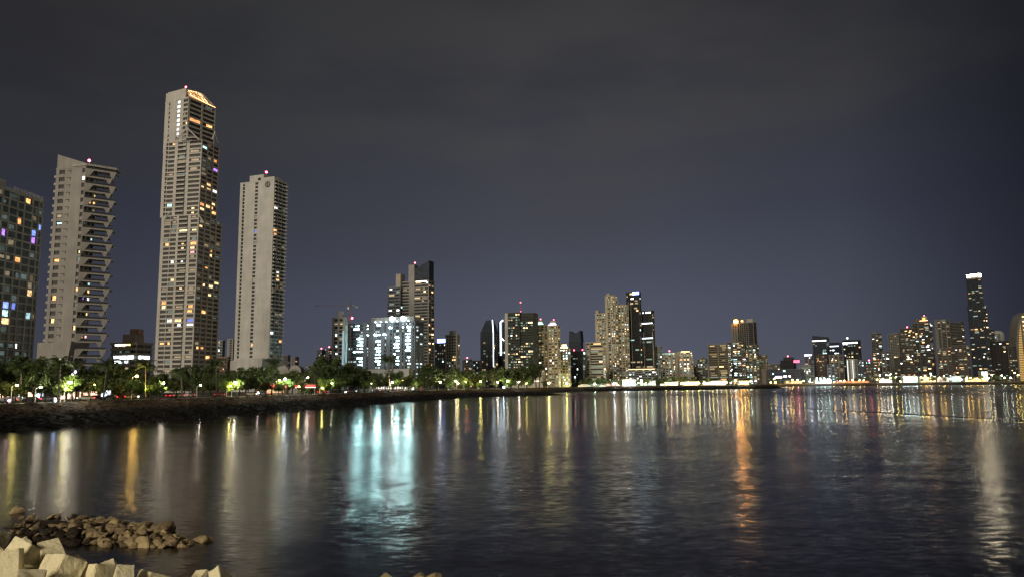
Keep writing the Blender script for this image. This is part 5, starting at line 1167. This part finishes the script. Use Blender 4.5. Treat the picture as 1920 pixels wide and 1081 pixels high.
# low ground lights: small glowing bollards on the promenade
def bollard(px, py, inl, col, s_, nm, label, r_=.3):
    g = ground_at(px, inl); o = thing('light_bollard', label, 'light', (g.x, g.y, LZ), 0)
    z = max(.35, at_y(px, py, g.y).z - LZ)
    MB().cyl((0, 0, -.05), (0, 0, z), .10, .08, 8).build('post', POLE, o); MB().ball((0, 0, z + r_ * .5), r_, 8, 6).build('lamp_head', lightm(col, s_, nm), o)
bollard(105, 751, 4, (.35, .5, 1), 22, 'bluish', 'low blue white light at the foot of the lit palm')
bollard(18.5, 751, 4, (1, .5, .95), 14, 'pinkish', 'low pink light at the left end of the park')
bollard(484, 736, 5, (1, .75, .75), 18, 'rosy', 'low rosy light on the promenade below the white slab tower')
bollard(944.5, 725.5, 4, (.5, .75, 1), 60, 'cold', 'low cold blue light at the edge of the sea wall below the chamfered tower', .55)
bollard(648, 735, 6, (.6, .85, 1), 16, 'pale', 'low pale light under the construction crane')
bollard(139, 697, 40, (.55, .4, 1), 40, 'violet', 'violet light high among the trees below the tower with pointed balconies', .3)
bollard(133, 703, 40, (1, .85, .95), 34, 'rosewhite', 'rosy white light among the trees below the tower with pointed balconies', .3)

# cars on the avenue behind the first trees
CARM = [mat('car_paint_silver', (.14, .14, .15), .3, .05), mat('car_paint_dark', (.03, .03, .035), .25, .05), mat('car_paint_red', (.25, .02, .02), .3, .05), mat('car_paint_white', (.3, .3, .29), .3, .05)]
cb = MB()
prof = [(-2.2, .35), (-2.25, .75), (-2.1, .95), (-1.55, 1.02), (-1.0, 1.45), (.55, 1.47), (1.25, 1.0), (2.1, .86), (2.25, .6), (2.2, .35)]
n_ = len(prof); cb.v = [(x, -.85 + (.12 if z > 1.2 else 0), z) for x, z in prof] + [(x, .85 - (.12 if z > 1.2 else 0), z) for x, z in prof]
cb.f = [tuple(reversed(range(n_))), tuple(range(n_, 2 * n_))] + [(i, (i + 1) % n_, n_ + (i + 1) % n_, n_ + i) for i in range(n_)]
CB = [cb.mesh('car_body', m_) for m_ in CARM]
CG = MB(); CG.v = [(-1.45, -.865, 1.04), (1.1, -.865, 1.02), (.5, -.76, 1.40), (-.95, -.76, 1.40), (-1.45, .865, 1.04), (1.1, .865, 1.02), (.5, .76, 1.40), (-.95, .76, 1.40)]; CG.f = [(0, 1, 2, 3), (5, 4, 7, 6)]
CG = CG.mesh('car_window', glassm((.02, .02, .025)))
CW = MB().cyl((0, -.1, 0), (0, .1, 0), .32, k=12).mesh('car_wheel', mat('tyre', (.02, .02, .02), .8))
CH = MB().ball((0, 0, 0), .17, 8, 6).mesh('car_headlight', lightm((1, .93, .82), 14, 'headlight')); CT = MB().ball((0, 0, 0), .17, 8, 6).mesh('car_taillight', lightm((1, .05, .05), 3, 'taillight'))
def car(px, inl, rz, ci, label):
    g = ground_at(px, inl); o = thing('parked_car', label, 'car', (g.x, g.y, LZ + .01), R(rz), 'cars on the avenue behind the trees')
    link('body', CB[ci], o); link('windows', CG, o)
    for x in (-1.4, 1.4):
        for y in (-.8, .8): q = link('wheel', CW, o); q.location = (x, y, .32)
    for y in (-.6, .6):
        q = link('headlight', CH, o); q.location = (2.2, y, .72); q = link('taillight', CT, o); q.location = (-2.22, y, .80)
cars = [(14, 190, 0), (33, 10, 3), (60, 200, 1), (88, 20, 0), (162, 195, 3), (180, 15, 1), (206, 200, 0), (226, 170, 2), (246, 20, 0), (318, 100, 2), (330, 80, 0), (341, 95, 1), (353, 90, 3), (365, 100, 0), (411, 80, 2), (421, 95, 1), (470, 20, 3), (496, 160, 0), (600, 85, 2), (613, 95, 0), (660, 20, 3), (706, 165, 0), (752, 15, 3), (790, 100, 1)]
adj = ['silver', 'dark', 'red', 'white']
for i, (px, rz, ci) in enumerate(cars):
    g = 'showing tail lights' if 60 < rz < 130 or rz == 170 or rz == 165 else ('heading right' if rz < 60 else 'heading left')
    car(px, 24 + (i % 2) * 5, rz, ci, '%s car %s on the avenue below %s, near the %s trunk' % (adj[ci], g, mark(px), NTH[i % 18]) if False else '')
    o = [x for x in COL.objects if x.name.startswith('parked_car')][-1]
# labels for cars
for i, o in enumerate([x for x in COL.objects if x.name.startswith('parked_car')]):
    px, rz, ci = cars[i]
    later(o, px, '%s car %s' % (adj[ci], 'showing tail lights' if 60 < rz < 130 or rz in (165, 170) else ('heading right' if rz < 60 else 'heading left')))
# low wall with glowing panes, added for the warm light between the trunks
for j, (x0, x1) in enumerate(((-40, 100), (110, 212))):
    dA = 252
    pa, pb = at_y(x0, 745, dA), at_y(x1, 745, dA); W_a = pb.x - pa.x
    ar = thing('shop_row', ('long low added wall of warm glow panes behind the trees at the left edge', 'added row of warm glow panes behind the trees below the tower with pointed balconies')[j], 'added glow wall', (pa.x, dA, LZ))
    MB().box((0, 0, 0), (W_a, 6, 3.6)).build('wall', wallm((.40, .31, .25)), ar); MB().box((-.3, -1.4, 3.61), (W_a + .3, 6.2, 4.0)).build('roof', wallm((.2, .17, .15)), ar)
    x = .6; k_ = 0
    rnd = random.Random(31 + j)
    while x < W_a - 2.5:
        wv = rnd.uniform(1.6, 3.2); key = rnd.choice([(1, .62, .42), (1, .70, .5), (1, .85, .62), (.8, .9, 1)])
        MB().box((x, -.12, .25), (x + wv, -.02, 2.9)).build('shop_window', emit('shop_%d' % int(key[1] * 100), key, 2.0, .75, .4, .9), ar); x += wv + rnd.uniform(.5, 2.0); k_ += 1  # panes are added glow, no real shops behind them
# red lit canopy kiosk
g = ground_at(570, 16); ks = thing('canopy_kiosk', 'open kiosk with a glowing red canopy behind the shrubs', 'kiosk', g)
MB().box((-5.2, -.2, 3.3), (5.4, 4.5, 4.3)).box((-5.5, -.4, 4.3), (5.7, 4.7, 4.5)).build('canopy', mat('canopy_red', (.5, .05, .04)), ks)
MB().box((-5.2, -.42, 3.35), (5.4, -.22, 4.25)).build('canopy_light', emit('canopy_glow', (1, .10, .08), 1.1, .6, 0, .8), ks); MB().box((-4.6, -.5, 3.0), (5.6, -.25, 3.28)).build('strip_light', lightm((1, .72, .62), 3, 'kiosk'), ks)
for x in (-4.8, -1.6, 1.6, 5): MB().cyl((x, .2, 0), (x, .2, 3.3), .1).build('post', POLE, ks)
g = ground_at(516, 20); ks = thing('canopy_kiosk', 'small dim red roofed kiosk behind the broad palm', 'kiosk', g)
MB().prism([(-4.6, 0), (4.6, 0), (4.6, 4), (-4.6, 4)], 3.0, [3.3, 3.3, 4.6, 4.6]).build('canopy', mat('canopy_red', (.5, .05, .04)), ks); MB().box((-4.4, .5, .0), (4.4, 3.8, 2.99)).build('wall', wallm((.35, .27, .2)), ks)
MB().box((-3.6, .36, 1.0), (3.6, .48, 2.5)).build('window', emit('kiosk_window', (1, .66, .4), .9, .7, 0, .8), ks)
# shrubs trimmed into low mounds near the kiosk, flower bed
for px, sc in ((575, 1.0), (590, .8), (562, .7), (640, .8), (628, .6)):
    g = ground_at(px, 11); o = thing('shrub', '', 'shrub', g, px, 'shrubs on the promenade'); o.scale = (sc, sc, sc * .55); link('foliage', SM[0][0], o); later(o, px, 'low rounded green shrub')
# white dome tents and low lit pavilions of the far quay
def dome(px, wpx, inl, label):
    g = ground_at(px, inl); r_ = wpx / FPX * g.y / 2
    o = thing('dome_tent', label, 'tent', g); b_ = MB()
    for i in range(7):
        a = math.pi / 2 * i / 7
        for q in range(20): b_.v.append((r_ * math.cos(a) * math.cos(q * math.pi / 10), r_ * .6 * math.cos(a) * math.sin(q * math.pi / 10), r_ * .42 * math.sin(a)))
    b_.v.append((0, 0, r_ * .42))
    for i in range(6):
        for q in range(20): b_.f.append((i * 20 + q, i * 20 + (q + 1) % 20, (i + 1) * 20 + (q + 1) % 20, (i + 1) * 20 + q))
    for q in range(20): b_.f.append((120 + q, 120 + (q + 1) % 20, 140))
    b_.build('canvas', mat('tent_white', (.7, .68, .6), .7), o, True)
dome(1096, 25, 14, 'white dome tent between two bright quay lamps below the tan banded slab'); dome(1131, 15, 13, 'smaller white dome tent left of the bluish quay lamp')
def pav(px, wpx, inl, h, col, s_, nm, label, roofc=(.3, .29, .27)):
    g = ground_at(px, inl); hw = wpx / FPX * g.y / 2
    o = thing('quay_pavilion', label, 'pavilion', g)
    MB().box((-hw, 0, 0), (hw, 10, h)).build('wall', wallm((.36, .34, .30)), o); MB().box((-hw - .8, -2.2, h + .01), (hw + .8, 10.5, h + .6)).build('roof', wallm(roofc), o)
    m_ = emit('pavilion_%s' % nm, col, s_, .7, .3, .35)
    n_ = max(2, int(hw * 2 / 5)); st_ = hw * 2 / n_
    for i in range(n_): MB().box((-hw + i * st_ + .5, -.15, .8), (-hw + (i + 1) * st_ - .5, -.03, h - .6)).build('window', m_, o)
PVL = [(1150, 26, 60, 5.5, (1, .55, .4), 1.6, 'rose', 'low rosy lit pavilion behind the quay lamps below the big cream cluster'), (1180, 24, 22, 8, (.65, .9, 1), 2.4, 'ice', 'low icy lit pavilion left of the parking podium'), (1215, 30, 40, 7, (.8, 1, .75), 1.5, 'mint', 'low minty lit pavilion under the black towers'),
       (1255, 34, 30, 5, (1, .9, .6), 2.2, 'cream', 'low cream lit pavilion below the teal edged block'), (1295, 30, 30, 5, (1, .85, .55), 2.4, 'honey', 'low honey lit pavilion below the yellow roofed block'), (1340, 42, 30, 5.5, (1, .93, .75), 2.4, 'ivory', 'long ivory lit pavilion below the dark twin block'),
       (1396, 17, 16, 5, (1, .5, .18), 3.5, 'amber', 'amber lit pavilion at the right end of the far quay'), (1490, 30, 30, 5, (1, .6, .3), 1.6, 'rust', 'low rusty lit pavilion before the low dark hall'), (1545, 30, 22, 7, (.6, 1, .9), 4.0, 'aqua', 'bright aqua lit pavilion below the white banded glass tower'), (1600, 60, 30, 4, (1, .22, .10), 1.4, 'ember', 'long red lit pavilion on the distant shore'),
       (1662, 24, 30, 7, (1, .9, .8), 3.0, 'pearl', 'pearly lit pavilion below the slender stepped tower'), (1709, 26, 26, 12, (.55, .95, .85), 3.0, 'jade', 'bright jade lit pavilion below the brown tower'), (1742, 28, 26, 10, (1, .62, .3), 2.2, 'peach', 'peach lit pavilion below the orange turret tower'), (1770, 22, 30, 9, (.5, .4, .3), 1.2, 'cocoa', 'dim brown lit pavilion beside the jade one'),
       (1795, 18, 28, 11, (.35, .65, .6), .8, 'slate', 'slate green lit pavilion next to the coldest shore lamp'), (1832, 40, 30, 7, (1, .68, .3), 2.6, 'saffron', 'saffron lit pavilion below the very tall slim tower'), (1849, 12, 60, 20, (.85, .92, 1), 2.0, 'frost', 'frosty lit tall pavilion right of the very tall slim tower')]
for a in PVL: pav(*a)
write_labels()

# ------------------------------------------------------------------ foreground: breakwater, rock spit, concrete cubes
bank = MB(); nx, ny = 60, 44
rnd = random.Random(77)
def bank_z(x, y):
    edge = 28.5 - .22 * (x + 5) if x < -5 else 28.5 - 1.3 * (x + 5)
    if x > 6: edge = 14.5 - .3 * (x - 6)
    s_ = (edge - y)
    return max(-.8, min(5.6, s_ * .235 - .25))
for j in range(ny):
    for i in range(nx):
        x = -60 + 95 * i / (nx - 1); y = -20 + 75 * j / (ny - 1)
        z = bank_z(x, y)
        if z > -.8: z += rnd.uniform(-.25, .25)
        bank.v.append((x, y, z))
for j in range(ny - 1):
    for i in range(nx - 1): n0 = j * nx + i; bank.f.append((n0, n0 + 1, n0 + nx + 1, n0 + nx))
ROCKM = [mat('rock_brown', (.25, .185, .105), .9, .4, 1.6, bump=.8, spec=.1), mat('rock_tan', (.36, .275, .145), .9, .35, 1.8, bump=.8, spec=.1), mat('rock_dark', (.040, .030, .021), .9, .4, 1.5, bump=.8, spec=.1)]
tag(bank.build('ground', ROCKM[2]), kind='structure')
def rock_mesh(seed, m_):
    rnd = random.Random(seed); bm = bmesh.new()
    for i in range(rnd.randint(13, 20)):
        d = Vector((rnd.gauss(0, 1), rnd.gauss(0, 1), rnd.gauss(0, 1))).normalized()
        d = Vector((d.x * 1.15, d.y * .9, d.z * .72)) * rnd.uniform(.82, 1.12); bm.verts.new(d)
    r_ = bmesh.ops.convex_hull(bm, input=bm.verts)
    bmesh.ops.delete(bm, geom=[v for v in bm.verts if not v.link_faces], context='VERTS')
    bmesh.ops.bevel(bm, geom=list(bm.edges), offset=.07, segments=1, affect='EDGES')
    me = bpy.data.meshes.new('boulder'); bm.to_mesh(me); bm.free(); me.materials.append(m_); return me
RM = [[rock_mesh(100 + 20 * k_ + i, ROCKM[k_]) for i in range(9)] for k_ in range(3)]
def rock(px, py, r_, k_, z, label, group):
    p = at_z(px, py, z)
    o = link('boulder', random.choice(RM[k_])); o.location = p; o.scale = (r_ * random.uniform(.85, 1.2), r_ * random.uniform(.85, 1.2), r_ * random.uniform(.8, 1.15))
    o.rotation_euler = (random.uniform(-.4, .4), random.uniform(-.4, .4), random.uniform(0, 6.28))
    tag(o, label, 'boulder', group); return o
random.seed(41)
def y_top(px): # upper outline of the heap, photo rows
    pts = [(0, 985), (40, 972), (60, 962), (100, 958), (160, 963), (205, 966), (240, 974), (320, 978), (330, 995), (345, 1006), (398, 1008)]
    for (a, ya), (b_, yb) in zip(pts, pts[1:]):
        if px <= b_: return ya + (yb - ya) * (px - a) / (b_ - a)
    return 1008
def y_bot(px):
    pts = [(0, 1000), (40, 1012), (100, 1020), (180, 1024), (250, 1027), (310, 1026), (350, 1028), (370, 1014), (398, 1012)]
    for (a, ya), (b_, yb) in zip(pts, pts[1:]):
        if px <= b_: return ya + (yb - ya) * (px - a) / (b_ - a)
    return 1012
GR = 'boulders of the low rock spit'
# heap core so that the boulders rest on something
core = MB(); nn = 40; row = []
for i in range(nn):
    px = 6 + 320 * i / (nn - 1)
    a = at_z(px, y_bot(px) - 6, -.4); b_ = at_z(px, y_top(px) + 22, -.4); c = (a + b_) / 2; hh = .35 if 40 < px < 320 else .05
    core.v += [tuple(a), (c.x, c.y, hh), tuple(b_)]
    if i: n0 = 3 * i; core.f += [(n0 - 3, n0, n0 + 1, n0 - 2), (n0 - 2, n0 + 1, n0 + 2, n0 - 1)]
tag(core.build('ground', ROCKM[2]), kind='structure')
cnt = 0
for i in range(286):
    px = random.uniform(22, 330) if i < 258 else random.uniform(325, 392)
    t_ = random.random() ** .9
    yt_, yb_ = y_top(px) + 5, y_bot(px) - 3
    py = yt_ + (yb_ - yt_) * t_
    big = px > 130
    r_ = random.choice((random.uniform(.16, .26), random.uniform(.24, .40), random.uniform(.28, .5))) * (1.0 if big else .82) * (1.15 if 200 < px < 320 and random.random() < .3 else 1)
    if px > 328: r_ *= .75
    z = (.06 + .26 * math.sin(math.pi * min(1, max(0, (yb_ - py) / max(1, (yb_ - yt_))))) ) * (1 if px < 325 else .1)
    dark = px < 150 and t_ > .45
    k_ = 2 if (dark and random.random() < .85) else random.choice((0, 0, 0, 1, 2) if px < 190 else (0, 0, 1, 1, 1))
    if px > 328: k_ = 1
    rock(px, py, r_, k_, z, ('dark wet boulder on the landward side of the low rock spit', 0)[0] if k_ == 2 else ('brown angular boulder heaped on the low rock spit' if k_ == 0 else ('tan angular boulder heaped on the low rock spit' if px <= 328 else 'small tan boulder trailing off the tip of the rock spit')), GR + (', wet ones' if k_ == 2 else (', brown ones' if k_ == 0 else (', tan ones' if px <= 328 else ', at its tip'))))
rock(31, 959, .55, 1, .05, 'lone rounded tan boulder in the water left of the rock spit', None); rock(40, 970, .25, 1, .05, 'tiny pale boulder just left of the rock spit', None)
rock(380, 1011, .55, 1, .1, 'pale flat boulder standing last at the tip of the rock spit', None); rock(265, 1022, .8, 1, .05, 'long low tan boulder at the front foot of the rock spit', None)
rock(307, 990, .6, 0, .5, 'largest rounded brown boulder on top of the rock spit near its tip', None)
for px, py, r_, lab in ((722, 1092, .52, 'left one of three tan boulders at the bottom middle of the picture'), (780, 1090, .62, 'middle one of three tan boulders at the bottom middle of the picture'), (803, 1091, .6, 'right one of three tan boulders at the bottom middle of the picture')):
    o = rock(px, py, r_, 1, 1.0, lab, 'tan boulders in front of the viewer')
# concrete cubes
cm_, t, b = nodes_of('cube_concrete')
tcn = t.nodes.new('ShaderNodeTexCoord'); oi = t.nodes.new('ShaderNodeObjectInfo')
va = t.nodes.new('ShaderNodeVectorMath'); va.operation = 'MULTIPLY_ADD'; va.inputs[1].default_value = (1, 1, 1); t.links.new(tcn.outputs['Object'], va.inputs[0])
cbx = t.nodes.new('ShaderNodeCombineXYZ'); mu = t.nodes.new('ShaderNodeMath'); mu.operation = 'MULTIPLY'; mu.inputs[1].default_value = 40; t.links.new(oi.outputs['Random'], mu.inputs[0]); t.links.new(mu.outputs[0], cbx.inputs[0]); t.links.new(cbx.outputs[0], va.inputs[2])
n1 = t.nodes.new('ShaderNodeTexNoise'); n1.inputs['Scale'].default_value = 1.6; n1.inputs['Detail'].default_value = 7; n1.inputs['Roughness'].default_value = .62; t.links.new(va.outputs[0], n1.inputs['Vector'])
cr = t.nodes.new('ShaderNodeValToRGB'); cr.color_ramp.elements[0].position = .27; cr.color_ramp.elements[1].position = .50
cr.color_ramp.elements[0].color = (.36, .30, .15, 1); cr.color_ramp.elements[1].color = (.88, .78, .49, 1)
t.links.new(n1.outputs['Fac'], cr.inputs[0])
n3 = t.nodes.new('ShaderNodeTexNoise'); n3.inputs['Scale'].default_value = 22; n3.inputs['Detail'].default_value = 4; t.links.new(va.outputs[0], n3.inputs['Vector'])
m3 = t.nodes.new('ShaderNodeMapRange'); m3.inputs[1].default_value = .3; m3.inputs[2].default_value = .7; m3.inputs[3].default_value = .75; m3.inputs[4].default_value = 1.1; t.links.new(n3.outputs['Fac'], m3.inputs[0])
mm = t.nodes.new('ShaderNodeVectorMath'); mm.operation = 'SCALE'; t.links.new(cr.outputs[0], mm.inputs[0]); t.links.new(m3.outputs[0], mm.inputs['Scale']); t.links.new(mm.outputs[0], b.inputs['Base Color'])
b.inputs['Roughness'].default_value = .9; b.inputs['Specular IOR Level'].default_value = .15
bp = t.nodes.new('ShaderNodeBump'); bp.inputs['Strength'].default_value = .5; bp.inputs['Distance'].default_value = .02; t.links.new(n3.outputs['Fac'], bp.inputs['Height']); t.links.new(bp.outputs[0], b.inputs['Normal'])
def cube_mesh(seed):
    rnd = random.Random(seed); bm = bmesh.new(); bmesh.ops.create_cube(bm, size=1.0)
    bmesh.ops.bevel(bm, geom=list(bm.edges), offset=.03, segments=2, affect='EDGES')
    bmesh.ops.subdivide_edges(bm, edges=[e for e in bm.edges if e.calc_length() > .5], cuts=7, use_grid_fill=True)
    from mathutils import noise as ns
    for v in bm.verts:
        v.co += Vector(ns.noise_vector(v.co * 3 + Vector((seed, 0, 0)))) * .022 + Vector(ns.noise_vector(v.co * 9 + Vector((seed, 5, 0)))) * .012
    me = bpy.data.meshes.new('concrete_cube'); bm.to_mesh(me); bm.free(); me.materials.append(cm_); return me
CUBES = [   # centre, edge lengths, orientation, which one
 ((-16.863, 26.651, 3.462), (0.871, 0.783, 0.558), ((0.8944, 0.1823, 0.4084), (-0.3598, 0.8356, 0.415), (-0.2656, -0.5182, 0.813)),
  'tilted concrete cube with a bright upper face and a shaded front face'),
 ((-18.395, 27.164, 3.519), (0.608, 0.8, 0.9), ((0.6029, -0.7254, -0.3321), (0.4626, -0.0213, 0.8863), (-0.65, -0.688, 0.3227)),
  'pale concrete cube leaning at the left picture edge, highest of the heap'),
 ((-16.21, 27.03, 3.189), (0.684, 0.8, 0.9), ((0.6568, -0.4045, -0.6365), (0.7408, 0.5039, 0.4442), (0.1411, -0.7632, 0.6306)),
  'concrete cube with one bright corner standing up behind the tilted cube'),
 ((-19.62, 30.49, 2.806), (0.769, 0.352, 0.8), ((0.708, 0.5517, 0.4409), (-0.6592, 0.2923, 0.6928), (0.2534, -0.7812, 0.5706)),
  'small concrete cube just peeping out behind the tilted cube'),
 ((-16.456, 25.321, 3.346), (0.598, 0.79, 0.9), ((0.9142, -0.3764, -0.1505), (0.3955, 0.9095, 0.1278), (0.0887, -0.1764, 0.9803)),
  'big upright concrete cube at the left edge, a flat face toward us'),
 ((-14.914, 25.45, 3.071), (1.436, 0.816, 0.9), ((0.8014, 0.5709, 0.1782), (-0.5859, 0.6896, 0.4257), (0.1202, -0.4455, 0.8872)),
  'tilted concrete cube lower down with a ridge between two faces'),
 ((-16.024, 27.965, 2.554), (0.771, 0.474, 0.8), ((0.7645, 0.6232, 0.1648), (-0.5538, 0.5042, 0.6627), (0.3299, -0.5979, 0.7306)),
  'concrete cube of which only a tip shows behind the lower tilted one'),
 ((-15.094, 25.926, 2.618), (0.718, 0.693, 0.9), ((0.9348, 0.3527, 0.0406), (-0.3502, 0.8973, 0.2687), (0.0583, -0.2654, 0.9624)),
  'concrete cube at the bottom edge with a worn round stain'),
 ((-13.809, 25.682, 2.776), (0.795, 0.737, 0.9), ((0.8661, 0.4999, 0.0004), (-0.4841, 0.8387, 0.2494), (0.1244, -0.2161, 0.9684)),
  'upright concrete cube with a crisp vertical edge at the bottom'),
 ((-13.98, 26.886, 2.617), (0.443, 0.785, 0.8), ((0.8602, -0.2506, -0.4441), (0.4187, 0.8442, 0.3346), (0.2911, -0.4738, 0.8311)),
  'concrete cube whose peaked corner rises behind two upright cubes'),
 ((-12.602, 24.966, 2.793), (0.529, 0.8, 0.9), ((0.8404, -0.3374, -0.4242), (0.5189, 0.2749, 0.8094), (-0.1565, -0.9003, 0.4061)),
  'square faced concrete cube right of the upright pair'),
 ((-12.153, 25.907, 2.437), (0.8, 0.761, 0.9), ((0.7793, 0.5831, 0.2293), (-0.6256, 0.7029, 0.3385), (0.0362, -0.4073, 0.9126)),
  'low concrete cube at the bottom edge right of the heap, mostly cut off'),
 ((-11.389, 27.832, 2.074), (0.62, 0.331, 0.9), ((0.8441, 0.4448, 0.2995), (-0.51, 0.4931, 0.7048), (0.1659, -0.7477, 0.643)),
  'left concrete cube of the low pair at the bottom edge'),
 ((-9.738, 26.031, 2.444), (0.398, 0.994, 0.9), ((0.8288, 0.3657, -0.4236), (0.046, 0.7098, 0.7029), (0.5577, -0.602, 0.5714)),
  'right concrete cube of the low pair, a peaked corner showing'),
 ((-14.885, 23.787, 2.979), (0.76, 0.8, 0.9), ((0.8513, -0.2763, -0.4459), (0.4924, 0.1276, 0.861), (-0.181, -0.9526, 0.2447)),
  'concrete cube filling the gap at the bottom between two upright ones'),
]
rb = random.Random(9)
for i, (c, dim, rm, lab) in enumerate(CUBES):
    o = link('concrete_cube', cube_mesh(i + 1)); M4 = Matrix(rm).to_4x4(); M4.translation = Vector(c)
    o.matrix_world = M4 @ Matrix.Diagonal((*dim, 1))
    tag(o, lab, 'concrete block', 'pale concrete cubes heaped on the breakwater')
    for q in range(2):          # the cubes below it in the heap
        o2 = link('concrete_cube', cube_mesh(40 + (i + q) % 6)); o2.location = (c[0] + rb.uniform(-.3, .3), c[1] + rb.uniform(-.3, .1), c[2] - .85 - .75 * q); o2.scale = (.85, .85, .85)
        o2.rotation_euler = (rb.uniform(-.3, .3), rb.uniform(-.3, .3), rb.uniform(0, 3))
        tag(o2, 'concrete cube buried low in the heap under the others', 'concrete block', 'buried concrete cubes')
for o in COL.objects:
    if 'group' in o and not o['group']: del o['group']
